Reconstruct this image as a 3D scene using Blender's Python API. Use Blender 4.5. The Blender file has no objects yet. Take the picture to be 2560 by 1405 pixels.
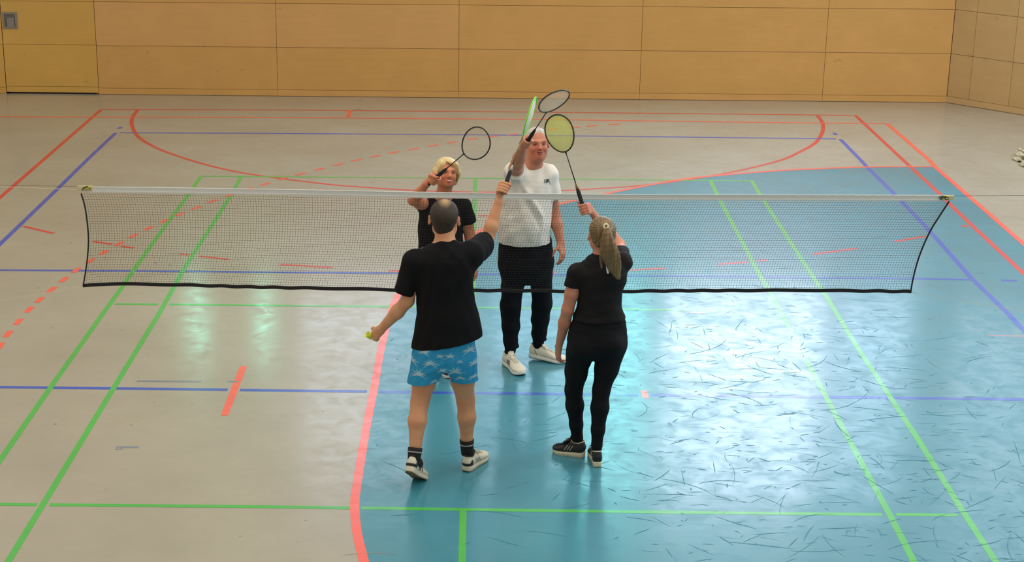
import bpy, bmesh, math, random
import numpy as np
from mathutils import Vector, Matrix
random.seed(7)
S = bpy.context.scene
COL = S.collection
# ---------------------------------------------------------------- camera
CAMP = (0.103, -11.295, 4.296); CAMR = (1.26417703, -0.00708705018, 0.0140988881)
FPX = 4154.353; SHX = -118.636; SHY = 44.107
cd = bpy.data.cameras.new('camera'); cam = bpy.data.objects.new('camera', cd); COL.objects.link(cam)
cam.location = CAMP; cam.rotation_euler = CAMR
cd.sensor_fit = 'HORIZONTAL'; cd.sensor_width = 36.0
cd.lens = FPX / 2560 * 36.0
cd.shift_x = -SHX / 2560.0; cd.shift_y = SHY / 2560.0
cd.clip_end = 200; cd.clip_start = 0.1
S.camera = cam
S.view_settings.view_transform = 'Standard'; S.view_settings.look = 'None'
S.view_settings.gamma = 1.0; S.view_settings.exposure = 0.0
S.view_settings.use_curve_mapping = False
# ---------------------------------------------------------------- world: soft hall light
W = bpy.data.worlds.new('world'); S.world = W; W.use_nodes = True
bg = W.node_tree.nodes['Background']; bg.inputs[0].default_value = (1.0, 0.94, 0.84, 1); bg.inputs[1].default_value = 0.62
def area(name, loc, size, energy, color, target):
    l = bpy.data.lights.new(name, 'AREA'); l.shape = 'RECTANGLE'; l.size, l.size_y = size
    l.energy = energy; l.color = color
    o = bpy.data.objects.new(name, l); COL.objects.link(o); o.location = loc
    o.rotation_euler = (Vector(target) - Vector(loc)).to_track_quat('-Z', 'Y').to_euler()
    return o
area('ceiling_light', (0.5, -1.0, 8.2), (9, 5), 380, (1.0, 0.93, 0.80), (0.5, -1.0, 0))
area('side_fill_light', (11.0, 2.5, 6.0), (9, 3), 620, (0.74, 0.86, 1.0), (3.0, 3.0, 0))  # unseen cool fill, added to lighten the right side of the floor
# ---------------------------------------------------------------- helpers
_M = Matrix(); 
from mathutils import Euler
_R = Euler(CAMR, 'XYZ').to_matrix()
def at(px, py, Y):
    """world point seen at image point (px,py) of the 2560x1405 photograph, at depth plane y = Y"""
    d = _R @ Vector(((px - 1280 - SHX) / FPX, -(py - 702.5 - SHY) / FPX, -1.0))
    t = (Y - CAMP[1]) / d.y
    return Vector(CAMP) + d * t
def gr(px, py, z=0.0):
    d = _R @ Vector(((px - 1280 - SHX) / FPX, -(py - 702.5 - SHY) / FPX, -1.0))
    t = (z - CAMP[2]) / d.z
    return Vector(CAMP) + d * t
def tag(o, label=None, cat=None, group=None, kind=None):
    if label: o['label'] = label
    if cat: o['category'] = cat
    if group: o['group'] = group
    if kind: o['kind'] = kind
    return o
def empty(name, loc=(0, 0, 0)):
    o = bpy.data.objects.new(name, None); COL.objects.link(o); o.location = loc; o.empty_display_size = 0.05
    return o
def mesh_obj(name, vs, fs, mat=None, parent=None, smooth=False):
    me = bpy.data.meshes.new(name)
    me.from_pydata([tuple(v) for v in vs], [], fs); me.update()
    if smooth: me.polygons.foreach_set('use_smooth', [True] * len(me.polygons))
    o = bpy.data.objects.new(name, me); COL.objects.link(o)
    if mat is not None: me.materials.append(mat)
    if parent is not None: attach(o, parent)
    return o
def origin(p):
    v = Vector((0, 0, 0))
    while p is not None: v += p.location; p = p.parent
    return v
def attach(o, parent):
    """child mesh given in world coordinates: shift it into the parent's frame (parents only translate)"""
    off = origin(parent)
    if off.length > 0: o.data.transform(Matrix.Translation(-off))
    o.parent = parent
def bm_obj(name, bm, mat=None, parent=None, smooth=False):
    me = bpy.data.meshes.new(name); bm.to_mesh(me); bm.free()
    if smooth: me.polygons.foreach_set('use_smooth', [True] * len(me.polygons))
    o = bpy.data.objects.new(name, me); COL.objects.link(o)
    if mat is not None: me.materials.append(mat)
    if parent is not None: attach(o, parent)
    return o
def box(bm, c, s, bev=0.0, rot=None):
    M = Matrix.Translation(c) @ (rot.to_4x4() if rot is not None else Matrix()) @ Matrix.Diagonal((s[0], s[1], s[2], 1))
    r = bmesh.ops.create_cube(bm, size=1.0, matrix=M)
    if bev:
        es = list({e for v in r['verts'] for e in v.link_edges})
        bmesh.ops.bevel(bm, geom=es, offset=bev, segments=2, affect='EDGES', profile=0.5)
def frame_of(t):
    t = Vector(t).normalized(); a = Vector((0, 0, 1)) if abs(t.z) < 0.9 else Vector((1, 0, 0))
    s = t.cross(a).normalized(); return s, t.cross(s).normalized()
def tube_data(pts, rad, n=8, closed=False, V=None, F=None, flat=1.0):
    """swept tube; rad scalar or list; appended to V, F"""
    V = [] if V is None else V; F = [] if F is None else F
    pts = [Vector(p) for p in pts]; N = len(pts)
    rs = rad if hasattr(rad, '__len__') else [rad] * N
    base = len(V); s = None
    for i, p in enumerate(pts):
        if closed: t = pts[(i + 1) % N] - pts[i - 1]
        else: t = pts[min(i + 1, N - 1)] - pts[max(i - 1, 0)]
        t.normalize()
        if s is None: s, u = frame_of(t)
        else:
            s = (s - t * s.dot(t)).normalized(); u = t.cross(s)
        for k in range(n):
            a = 2 * math.pi * k / n
            V.append(p + (s * math.cos(a) + u * math.sin(a) * flat) * rs[i])
    for i in range(N if closed else N - 1):
        j = (i + 1) % N
        for k in range(n):
            l = (k + 1) % n
            F.append((base + i * n + k, base + i * n + l, base + j * n + l, base + j * n + k))
    if not closed:
        F.append(tuple(base + k for k in range(n))[::-1]); F.append(tuple(base + (N - 1) * n + k for k in range(n)))
    return V, F
def tube(name, pts, rad, mat, parent=None, n=8, closed=False, flat=1.0):
    V, F = tube_data(pts, rad, n, closed, flat=flat)
    return mesh_obj(name, V, F, mat, parent, smooth=True)
def catmull(P, n=8):
    P = [Vector(p) for p in P]; out = []
    for i in range(len(P) - 1):
        p0 = P[max(i - 1, 0)]; p1 = P[i]; p2 = P[i + 1]; p3 = P[min(i + 2, len(P) - 1)]
        for k in range(n):
            t = k / n
            out.append(0.5 * ((2 * p1) + (p2 - p0) * t + (2 * p0 - 5 * p1 + 4 * p2 - p3) * t * t + (3 * p1 - p0 - 3 * p2 + p3) * t ** 3))
    out.append(P[-1]); return out
# ---------------------------------------------------------------- materials
def srgb(r, g, b):
    f = lambda c: (c / 255 / 12.92) if c / 255 <= 0.04045 else ((c / 255 + 0.055) / 1.055) ** 2.4
    return (f(r), f(g), f(b), 1)
def new_mat(name):
    m = bpy.data.materials.new(name); m.use_nodes = True
    return m, m.node_tree.nodes, m.node_tree.links, m.node_tree.nodes['Principled BSDF']
def nd(N, t, **k):
    n = N.new(t)
    for a, b in k.items(): setattr(n, a, b)
    return n
def mixc(N, L, fac, a, b, mode='MIX'):
    m = nd(N, 'ShaderNodeMix', data_type='RGBA', blend_type=mode)
    for sock, v in ((m.inputs[0], fac), (m.inputs[6], a), (m.inputs[7], b)):
        if hasattr(v, 'links') or isinstance(v, bpy.types.NodeSocket): L.new(v, sock)
        else: sock.default_value = v
    return m.outputs[2]
def math_(N, L, op, a, b=0.0, c=None, clamp=False):
    m = nd(N, 'ShaderNodeMath', operation=op, use_clamp=clamp)
    for sock, v in zip(m.inputs, (a, b) if c is None else (a, b, c)):
        if isinstance(v, bpy.types.NodeSocket): L.new(v, sock)
        else: sock.default_value = v
    return m.outputs[0]
def rng(N, L, v, a, b, c, d):
    m = nd(N, 'ShaderNodeMapRange'); L.new(v, m.inputs[0])
    for i, x in enumerate((a, b, c, d)): m.inputs[i + 1].default_value = x
    return m.outputs[0]
def noise(N, L, co, scale, detail=2.0, rough=0.5, dist=0.0):
    n = nd(N, 'ShaderNodeTexNoise'); n.inputs['Scale'].default_value = scale
    n.inputs['Detail'].default_value = detail; n.inputs['Roughness'].default_value = rough; n.inputs['Distortion'].default_value = dist
    if co is not None: L.new(co, n.inputs['Vector'])
    return n.outputs['Fac']
def mapped(N, L, co, rz=0.0, sc=(1, 1, 1), loc=(0, 0, 0)):
    m = nd(N, 'ShaderNodeMapping'); m.inputs['Rotation'].default_value = (0, 0, rz); m.inputs['Scale'].default_value = sc
    m.inputs['Location'].default_value = loc; L.new(co, m.inputs['Vector']); return m.outputs[0]
def plain(name, col, rough=0.6, metal=0.0, var=0.08, scale=30.0, bump=0.0, spec=0.5, sheen=0.0):
    m, N, L, B = new_mat(name)
    tc = nd(N, 'ShaderNodeTexCoord'); co = tc.outputs['Object']
    f = noise(N, L, co, scale, 3)
    dark = tuple(c * (1 - var) for c in col[:3]) + (1,); lite = tuple(min(1, c * (1 + var)) for c in col[:3]) + (1,)
    L.new(mixc(N, L, f, dark, lite), B.inputs['Base Color'])
    B.inputs['Roughness'].default_value = rough; B.inputs['Metallic'].default_value = metal
    B.inputs['Specular IOR Level'].default_value = spec
    if sheen: B.inputs['Sheen Weight'].default_value = sheen; B.inputs['Sheen Roughness'].default_value = 0.4
    if bump:
        b = nd(N, 'ShaderNodeBump'); b.inputs['Strength'].default_value = bump; b.inputs['Distance'].default_value = 0.002
        L.new(noise(N, L, co, scale * 6, 3), b.inputs['Height']); L.new(b.outputs[0], B.inputs['Normal'])
    return m
def floor_mat(name, col, blue=False, wear=0.0):
    """sprung sports-hall vinyl: glossy, scuffed; the same wear in every paint colour"""
    m, N, L, B = new_mat(name)
    geo = nd(N, 'ShaderNodeNewGeometry'); co = geo.outputs['Position']
    big = noise(N, L, co, 0.9, 4, 0.6); med = noise(N, L, co, 6.0, 5, 0.65, 0.6); fine = noise(N, L, co, 45.0, 3)
    # scuff streaks: stretched, thresholded noise in several directions
    st = None
    for i, (rz, a, b, lo, hi) in enumerate(((0.15, 2.6, 60, 0.64, 0.70), (-0.30, 3.0, 75, 0.64, 0.70), (0.75, 3.2, 80, 0.65, 0.71), (-0.85, 3.4, 70, 0.65, 0.71), (1.5, 4.0, 90, 0.67, 0.73))):
        v = noise(N, L, mapped(N, L, co, rz, (a, b, 1), (i * 3.7, i * 1.3, 0)), 1.0, 2, 0.5, 0.9)
        v = rng(N, L, v, lo, hi, 0, 1)
        st = v if st is None else math_(N, L, 'MAXIMUM', st, v)
    c1 = mixc(N, L, rng(N, L, big, 0.35, 0.7, 0, 1), tuple(x * 0.93 for x in col[:3]) + (1,), tuple(min(1, x * 1.06) for x in col[:3]) + (1,))
    c1 = mixc(N, L, math_(N, L, 'MULTIPLY', rng(N, L, med, 0.55, 0.72, 0, 1), 0.16), c1, tuple(x * 0.7 for x in col[:3]) + (1,))
    c1 = mixc(N, L, math_(N, L, 'MULTIPLY', st, 0.08), c1, tuple(x * 0.55 for x in col[:3]) + (1,))
    sp = rng(N, L, noise(N, L, co, 14.0, 1), 0.775, 0.80, 0, 1)
    c1 = mixc(N, L, math_(N, L, 'MULTIPLY', sp, 0.6), c1, (0.05, 0.045, 0.04, 1))
    L.new(c1, B.inputs['Base Color'])
    r = rng(N, L, big, 0.3, 0.75, 0.40, 0.50)
    r = math_(N, L, 'ADD', r, math_(N, L, 'MULTIPLY', st, 0.06))
    L.new(r, B.inputs['Roughness'])
    B.inputs['Specular IOR Level'].default_value = 0.5
    wear_n = rng(N, L, med, 0.38, 0.66, 1.0, 0.50)
    cw = math_(N, L, 'MULTIPLY', wear_n, math_(N, L, 'SUBTRACT', 1.0, math_(N, L, 'MULTIPLY', st, 0.25)))
    L.new(math_(N, L, 'MULTIPLY', cw, 0.8 if blue or True else 0.6), B.inputs['Coat Weight'])
    cr = math_(N, L, 'ADD', rng(N, L, big, 0.3, 0.75, 0.13, 0.20), math_(N, L, 'MULTIPLY', rng(N, L, med, 0.4, 0.7, 0.0, 1.0), 0.07))
    L.new(cr, B.inputs['Coat Roughness']); B.inputs['Coat IOR'].default_value = 1.5
    bp = nd(N, 'ShaderNodeBump'); bp.inputs['Strength'].default_value = 0.035; bp.inputs['Distance'].default_value = 0.003
    L.new(math_(N, L, 'ADD', med, math_(N, L, 'MULTIPLY', fine, 0.12)), bp.inputs['Height']); L.new(bp.outputs[0], B.inputs['Normal']); L.new(bp.outputs[0], B.inputs['Coat Normal'])
    return m
def wood_mat(name, c_a, c_b, attr='tone'):
    m, N, L, B = new_mat(name)
    geo = nd(N, 'ShaderNodeNewGeometry'); co = geo.outputs['Position']
    at_ = nd(N, 'ShaderNodeAttribute', attribute_name=attr)
    g = noise(N, L, mapped(N, L, co, 0, (1.2, 1.2, 14)), 1.6, 6, 0.6, 0.3)
    k = noise(N, L, co, 2.3, 4, 0.6)
    spots = rng(N, L, noise(N, L, mapped(N, L, co, 0, (1, 1, 1.6)), 6.0, 2), 0.70, 0.78, 0, 1)
    c = mixc(N, L, at_.outputs['Fac'], c_a, c_b)
    c = mixc(N, L, rng(N, L, g, 0.3, 0.7, 0, 0.22), c, tuple(x * 0.72 for x in c_a[:3]) + (1,))
    c = mixc(N, L, rng(N, L, k, 0.4, 0.75, 0, 0.25), c, tuple(min(1, x * 1.25) for x in c_b[:3]) + (1,))
    c = mixc(N, L, math_(N, L, 'MULTIPLY', spots, 0.35), c, tuple(x * 0.5 for x in c_a[:3]) + (1,))
    L.new(c, B.inputs['Base Color']); B.inputs['Roughness'].default_value = 0.45
    return m
def emit(name, col, strength, vary=0.25):
    m, N, L, B = new_mat(name)
    geo = nd(N, 'ShaderNodeNewGeometry')
    f = noise(N, L, geo.outputs['Position'], 0.7, 2)
    B.inputs['Base Color'].default_value = (0.02, 0.02, 0.02, 1)
    L.new(mixc(N, L, f, tuple(c * (1 - vary) for c in col[:3]) + (1,), col), B.inputs['Emission Color'])
    B.inputs['Emission Strength'].default_value = strength
    return m
TAN = srgb(168, 160, 141); TEAL = srgb(55, 133, 150)
M_floor = floor_mat('hall_floor_tan', TAN)
M_blue = floor_mat('goal_area_blue', TEAL, blue=True)
M_green = floor_mat('line_green', srgb(70, 180, 70))
M_coral = floor_mat('line_coral', srgb(250, 95, 75))
M_red = floor_mat('line_red', srgb(215, 55, 50))
M_bl = floor_mat('line_blue', srgb(44, 82, 184))
M_grey = floor_mat('mark_grey', srgb(128, 134, 146))
M_wood = wood_mat('birch_panel', srgb(204, 154, 82), srgb(208, 157, 92))
M_door = wood_mat('door_panel', srgb(202, 156, 72), srgb(206, 160, 76))
M_woodR = wood_mat('right_panel', srgb(198, 162, 106), srgb(204, 168, 114))
M_gap = plain('panel_gap_dark', srgb(104, 70, 32), 0.8)
M_dark = plain('dark_gap', srgb(25, 18, 10), 0.8)
M_steel = plain('grey_plate', srgb(134, 126, 114), 0.45, 0.3)
M_upper = plain('upper_wall', srgb(196, 178, 140), 0.8, scale=3)
M_frame = plain('window_frame', srgb(90, 92, 90), 0.5)
# ================================================================ the hall
FZ = 0.0
def quad(name, pts, mat, parent=None):
    return mesh_obj(name, pts, [tuple(range(len(pts)))], mat, parent)
XL, XR, YF, YN = -8.2, 6.46, 11.48, -13.5
floor = quad('floor', [(-8.2, YN, 0), (12.0, YN, 0), (12.0, 6.0, 0), (7.35, 10.74, 0), (6.56, 11.58, 0), (-8.2, 11.58, 0)], M_floor)
bmf = bmesh.new()
tag(floor, kind='structure')
LAY = [0.0004]
def ribbon_mesh(name, pts, w, mat, lvl, closed=False):
    LAY[0] = (LAY[0] + 7e-6) % 9e-5; lvl = lvl + LAY[0]
    pts = [Vector((p[0], p[1], 0)) for p in pts]; V = []; F = []
    for i, p in enumerate(pts):
        a = pts[max(i - 1, 0)]; b = pts[min(i + 1, len(pts) - 1)]
        t = (b - a).normalized(); n = Vector((-t.y, t.x, 0)) * (w / 2)
        V += [(p.x + n.x, p.y + n.y, lvl), (p.x - n.x, p.y - n.y, lvl)]
    for i in range(len(pts) - 1): F.append((2 * i, 2 * i + 1, 2 * i + 3, 2 * i + 2))
    return mesh_obj(name, V, F, mat, floor)
def G2(pp): return [gr(x, y) for x, y in pp]
def ext(P, a=0.0, b=0.0):
    P = [Vector(p) for p in P]
    if a: P[0] = P[0] + (P[0] - P[1]).normalized() * a
    if b: P[-1] = P[-1] + (P[-1] - P[-2]).normalized() * b
    return P
def line(name, pp, w, mat, lvl, a=0, b=0, curve=0):
    P = G2(pp)
    if curve: P = catmull(P, curve)
    return ribbon_mesh(name, ext(P, a, b), w, mat, lvl)
# goal area (blue) bounded by the six metre line and the side line
six = [(918, 1440), (910, 1405), (892, 1327), (887, 1260), (894, 1203), (916, 1069), (938, 958), (957, 856), (996, 735), (1075, 645), (1150, 600), (1202, 577), (1270, 547), (1393, 512), (1439, 501), (1600, 467), (1707, 448), (1813, 437), (1942, 427), (2031, 422.5), (2167, 417.5), (2330, 416.5)]
sixw = catmull(G2(six), 5)
orange_side = G2([(2217, 309), (2321, 398.5), (2344, 423), (2560, 610.5)])
orange_side = ext(orange_side, 0, 3.2)
poly = [Vector((p.x, p.y, 0.0003)) for p in sixw]
poly += [Vector((p.x, p.y, 0.0003)) for p in [gr(2336, 416)] + orange_side[2:]]
poly += [Vector((7.3, -5.5, 0.0003)), Vector((0.0, -5.5, 0.0003)), Vector((-0.35, -3.2, 0.0003))]
bmb = bmesh.new(); f = bmb.faces.new([bmb.verts.new(p) for p in poly])
if f.normal.z < 0: f.normal_flip()
bmesh.ops.triangulate(bmb, faces=[f]); bmesh.ops.recalc_face_normals(bmb, faces=bmb.faces)
for ff in bmb.faces:
    ff.normal_update()
    if ff.normal.z < 0: ff.normal_flip()
bm_obj('goal_area', bmb, M_blue, floor)
Z = 0.0006
# red basketball lines
line('red_boundary_line', [(255, 273.5), (700, 274.7), (865, 276.3), (1340, 280.3), (1860, 285.5), (2131, 288.4)], 0.05, M_red, Z)
line('red_boundary_line', [(253, 274), (131, 380), (0, 494)], 0.05, M_red, Z, 0, 1.5)
line('red_boundary_line', [(2138, 288), (2256, 398.5), (2350, 485.6), (2381, 516.6), (2428, 562), (2560, 684.6)], 0.05, M_red, Z, 0, 1.5)
line('red_tick', [(2403, 566.5), (2420, 564.3)], 0.05, M_red, Z)
arc = [(346, 273), (333, 290), (329, 307.5), (335, 327), (347, 343), (370, 358.7), (413, 379), (512, 411), (626, 435.5), (811, 459.6), (925, 469), (1019, 475.3), (1135, 479.5), (1232, 480.5), (1397, 476.7), (1480, 472.5), (1600, 464), (1700, 452), (1805, 435), (1877, 420), (1954, 400), (1997, 381), (2036.5, 358.7), (2053.6, 336), (2058, 319), (2055, 304.6), (2043.6, 289)]
line('red_arc_line', arc, 0.05, M_red, Z, curve=5)
for a, b in (((57, 565.6), (134, 583.5)), ((232, 603.5), (280, 610.6)), ((302, 615.7), (334.5, 620)), ((450, 635), (474, 638)), ((497, 640.5), (571, 648.4)), ((700, 661), (831, 669)), ((971, 677), (1080, 680)), ((1300, 681), (1391, 680.5)), ((1571, 675.5), (1663, 670.5)), ((1794, 661), (1871, 654.7)), ((1894, 652.6), (1919, 650)), ((2032, 636), (2142, 621)), ((2237, 604), (2314, 590.6)), ((1196, 539.5), (1246, 540))):
    line('red_dash', [a, b], 0.045, M_red, Z)
# blue volleyball lines
Z = 0.0007
line('blue_boundary_line', [(299, 332), (640, 333.2), (1243, 337.5), (1860, 344.5), (2090, 347.3)], 0.05, M_bl, Z)
line('blue_boundary_line', [(289, 332.5), (219, 398.5), (142, 474), (0, 610.5)], 0.05, M_bl, Z, 0, 1.5)
line('blue_boundary_line', [(2100.5, 348), (2150, 398.5), (2167, 417), (2236, 485), (2315.5, 568), (2429, 696), (2515, 779), (2560, 826)], 0.05, M_bl, Z, 0, 1.5)
line('blue_tick', [(296, 322), (303, 317.5)], 0.05, M_bl, Z)
line('blue_tick', [(2091, 337.5), (2085, 332.5)], 0.05, M_bl, Z)
line('blue_attack_line', [(0, 675.3), (400, 678), (700, 681), (999, 683.4), (1207, 685.6), (1900, 692.7), (2281, 696.7), (2425, 699.3)], 0.05, M_bl, Z, 1.5)
line('blue_dash', [(2503, 701), (2543, 701.8)], 0.05, M_bl, Z)
for seg, a, b in (([(0, 968), (285, 971), (569, 974.5)], 1.5, 0), ([(600, 975), (917, 979)], 0, 0), ([(948, 980), (1200, 983), (1460, 986), (1596, 987.5)], 0, 0), ([(1626, 988), (2238, 994.6), (2560, 999)], 0, 1.0)):
    line('blue_centre_line', seg, 0.05, M_bl, Z, a, b)
# green badminton lines
Z = 0.0008
line('green_side_line', [(502, 441), (472.5, 485), (421, 554), (336, 672), (309, 713), (260, 780), (131, 962), (0, 1151)], 0.042, M_green, Z, 0, 1.0)
line('green_side_line', [(603, 441), (574, 494), (461, 670), (400, 780), (289, 962), (107, 1262), (20, 1405)], 0.042, M_green, Z, 0, 1.0)
line('green_side_line', [(1776, 451), (1792, 485), (1896, 682), (1929, 738), (1975, 825), (2061, 985), (2154, 1158), (2225, 1288), (2285, 1405)], 0.042, M_green, Z, 0, 1.0)
line('green_side_line', [(1879, 451), (1899, 485), (2028, 686), (2069.5, 747), (2144.5, 871), (2225, 992), (2296, 1100), (2410, 1283), (2490, 1405)], 0.042, M_green, Z, 0, 1.0)
line('green_back_line', [(503, 440.5), (1187, 445.5), (1600, 449.5), (1879, 452.5)], 0.042, M_green, Z)
line('green_centre_line', [(1188, 446), (1186, 529), (1183, 768)], 0.042, M_green, Z)
line('green_service_line', [(287, 760), (395, 761)], 0.042, M_green, Z)
line('green_service_line', [(424, 761), (650, 763.5), (960, 766.5), (1300, 770), (1760, 776)], 0.042, M_green, Z)
line('green_service_line', [(0, 1260.5), (92, 1262)], 0.042, M_green, Z, 1.5)
line('green_service_line', [(124, 1262), (667, 1267), (876, 1270)], 0.042, M_green, Z)
line('green_service_line', [(903, 1270), (1100, 1273), (1460, 1278), (1905, 1283.5), (2205, 1286.5)], 0.042, M_green, Z)
line('green_service_line', [(2240, 1286.5), (2394, 1288)], 0.042, M_green, Z)
line('green_centre_line', [(1158, 1276), (1155, 1405)], 0.042, M_green, Z, 0, 1.0)
# coral handball lines
Z = 0.0009
ribbon_mesh('coral_six_metre_line', sixw, 0.057, M_coral, Z)
ribbon_mesh('coral_side_line', orange_side, 0.055, M_coral, Z)
line('coral_goal_line', [(0, 292), (640, 293.5), (1340, 298.3), (1860, 305.5), (2213, 309)], 0.05, M_coral, Z, 1.2)
quad('coral_tick', [(p.x, p.y, Z + 0.0001) for p in G2([(870, 276), (880.5, 276), (875.7, 292.5), (865, 293)])][::-1], M_coral, floor)
quad('coral_penalty_mark', [(p.x, p.y, Z) for p in G2([(599.6, 916), (617.4, 916), (570, 1039), (551.6, 1039)])][::-1], M_coral, floor)
quad('coral_square', [(p.x, p.y, Z) for p in G2([(1601, 976.6), (1618, 976.6), (1622, 996), (1607, 996)])][::-1], M_coral, floor)
dash = [(-14, 901), (0, 864.5), (20, 835), (46, 804.5), (72.6, 774), (99, 749.5), (129, 724), (159.5, 699), (191, 675.5), (226, 652), (260, 631), (297, 610), (333, 590), (371.5, 571), (410, 553), (449, 536), (491, 519.5), (532, 503), (575, 488), (619, 473), (663, 460), (708, 447), (752, 435), (798.5, 423), (845.5, 411.5), (890.5, 400.7), (938, 390.7), (985, 381), (1033, 373), (1082, 364), (1131, 356), (1182, 347.5), (1232, 341), (1282, 336), (1333, 329), (1383, 323), (1437, 318.6), (1478, 314.7), (1535, 310.5)]
dw = G2(dash)
for i, p in enumerate(dw):
    t = (dw[min(i + 1, len(dw) - 1)] - dw[max(i - 1, 0)]).normalized()
    ribbon_mesh('coral_dash', [p - t * 0.078, p + t * 0.078], 0.05, M_coral, Z)
# old tape remains and marks
for a, b, w in (((342, 952.5), (503, 954), 0.03), ((569, 954), (600, 954.3), 0.02), ((302, 1117.5), (347, 1118), 0.032), ((1714, 782), (1764, 783), 0.04), ((893, 252), (906, 252), 0.03), ((886, 273), (902, 273), 0.03)):
    line('tape_remnant', [a, b], w, M_grey, 0.001)
tcu = bpy.data.curves.new('floor_letter', 'FONT'); tcu.body = 'B.'; tcu.size = 0.09
tob = bpy.data.objects.new('floor_letter', tcu); COL.objects.link(tob)
bpy.context.view_layer.update()
me = bpy.data.meshes.new_from_object(tob.evaluated_get(bpy.context.evaluated_depsgraph_get())); bpy.data.objects.remove(tob)
p = gr(285, 1124); me.transform(Matrix.Translation((p.x, p.y, 0.001)))
o = bpy.data.objects.new('pen_letter', me); me.materials.append(M_grey); COL.objects.link(o); o.parent = floor

# scuff marks left by shoes: short matte streaks, densest on the blue area
def scuffs():
    rr = random.Random(21); V = []; F = []; V2 = []; F2 = []
    def inside(x, y):
        n = len(poly); c = False; j = n - 1
        for i in range(n):
            if (poly[i].y > y) != (poly[j].y > y) and x < (poly[j].x - poly[i].x) * (y - poly[i].y) / (poly[j].y - poly[i].y) + poly[i].x: c = not c
            j = i
        return c
    n = 0
    while n < 1100:
        x = rr.gauss(2.3, 1.35); y = rr.gauss(-1.0, 2.2)
        if x < -3.5 or x > 5 or y < -3.6 or y > 6: continue
        b = inside(x, y)
        if (x < 0.6 or x > 3.4) and rr.random() < 0.45: continue
        if not b and rr.random() < 0.72: continue
        a = rr.uniform(0, math.pi) if rr.random() < 0.6 else rr.gauss(0.2, 0.35); L_ = rr.choice((0.03, 0.05, 0.05, 0.08, 0.12, 0.18, 0.32)) * rr.uniform(0.7, 1.3); k = rr.gauss(0, 0.9)
        w = rr.uniform(0.0008, 0.0032) * (1 if L_ > 0.1 else 1.3); m = 9
        TV, TF = (V, F) if b else (V2, F2); base = len(TV); p = Vector((x, y, 0))
        for i in range(m + 1):
            t = i / m; an = a + k * L_ * t * 2; d = Vector((math.cos(an), math.sin(an), 0)); nn = Vector((-d.y, d.x, 0)); ww = w * math.sin(math.pi * min(0.97, max(0.03, t))) ** 0.6 * (1 + 0.3 * math.sin(i * 2.1 + x * 9))
            TV += [(p.x + nn.x * ww, p.y + nn.y * ww, 0.00115 + (n % 40) * 6e-6), (p.x - nn.x * ww, p.y - nn.y * ww, 0.00115 + (n % 40) * 6e-6)]; p = p + d * (L_ / m)
        for i in range(m): TF.append((base + 2 * i, base + 2 * i + 1, base + 2 * i + 3, base + 2 * i + 2))
        n += 1
    Ma = plain('scuff_blue', srgb(54, 129, 147), 0.55, spec=0.4); Mb = plain('scuff_tan', srgb(154, 143, 119), 0.6, spec=0.3)
    o = mesh_obj('scuff_marks', V, F, Ma, floor); tag(o, kind='stuff')
    o = mesh_obj('scuff_marks', V2, F2, Mb, floor); tag(o, kind='stuff')
scuffs()
# ---- panelled walls
def panel_wall(name, P0, P1, xs, zs, mat, backmat, gap=0.005, th=0.02, tones=None, depth=0.15, ztop=None):
    """panels set on a dark backing; P0->P1 the floor line (seen from inside), xs distances along it, zs heights"""
    P0 = Vector(P0); P1 = Vector(P1); t = (P1 - P0).normalized(); n = Vector((t.y, -t.x, 0))
    L_ = (P1 - P0).length
    bm = bmesh.new(); rotm = Matrix((t, -n, Vector((0, 0, 1)))).transposed()
    lay = bm.loops.layers.color.new('tone')
    zt = zs[-1]
    box(bm, P0 + t * L_ / 2 - n * (0.012 + depth / 2) + Vector((0, 0, zt / 2)), (L_ + 0.08, depth, zt), rot=rotm)
    nb = len(bm.faces)
    for f_ in bm.faces: f_.material_index = 1
    rr = random.Random(hash(name) % 1000 if False else len(name))
    for i in range(len(xs) - 1):
        for j in range(len(zs) - 1):
            before = len(bm.faces)
            cx = (xs[i] + xs[i + 1]) / 2; cz = (zs[j] + zs[j + 1]) / 2
            box(bm, P0 + t * cx - n * th / 2 + Vector((0, 0, cz)), (xs[i + 1] - xs[i] - gap, th, zs[j + 1] - zs[j] - gap), bev=0.0, rot=rotm)
            bm.faces.ensure_lookup_table()
            v = rr.random()
            for f_ in bm.faces[before:]:
                for l in f_.loops: l[lay] = (v, v, v, 1)
    o = bm_obj(name, bm, mat); o.data.materials.append(backmat)
    return o
H = 2.62
zrows = [0.09, 0.678, 1.278, 1.878, 2.478, 2.60]
seams = [-8.2, -5.26, -2.775, -0.27, 2.23, 4.75, 6.46]
wall_far = panel_wall('wall_far', (-5.26, YF, 0), (6.46, YF, 0), [s + 5.26 for s in seams[1:]], zrows, M_wood, M_gap)
tag(wall_far, kind='structure')
base_far = panel_wall('baseboard_far', (-5.26, YF - 0.004, 0), (6.46, YF - 0.004, 0), [s + 5.26 for s in seams[1:]], [0.004, 0.09], M_wood, M_gap, gap=0.003, depth=0.01)
tag(base_far, kind='structure')
base_far.location.z = 0
# panels left of the door
wall_left = panel_wall('wall_far_left', (-8.2, YF, 0), (-6.55, YF, 0), [0, 1.65], [0.0, 0.09, 0.678, 1.278, 1.878, 2.478, 2.6], M_door, M_gap)
tag(wall_left, kind='structure')
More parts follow.
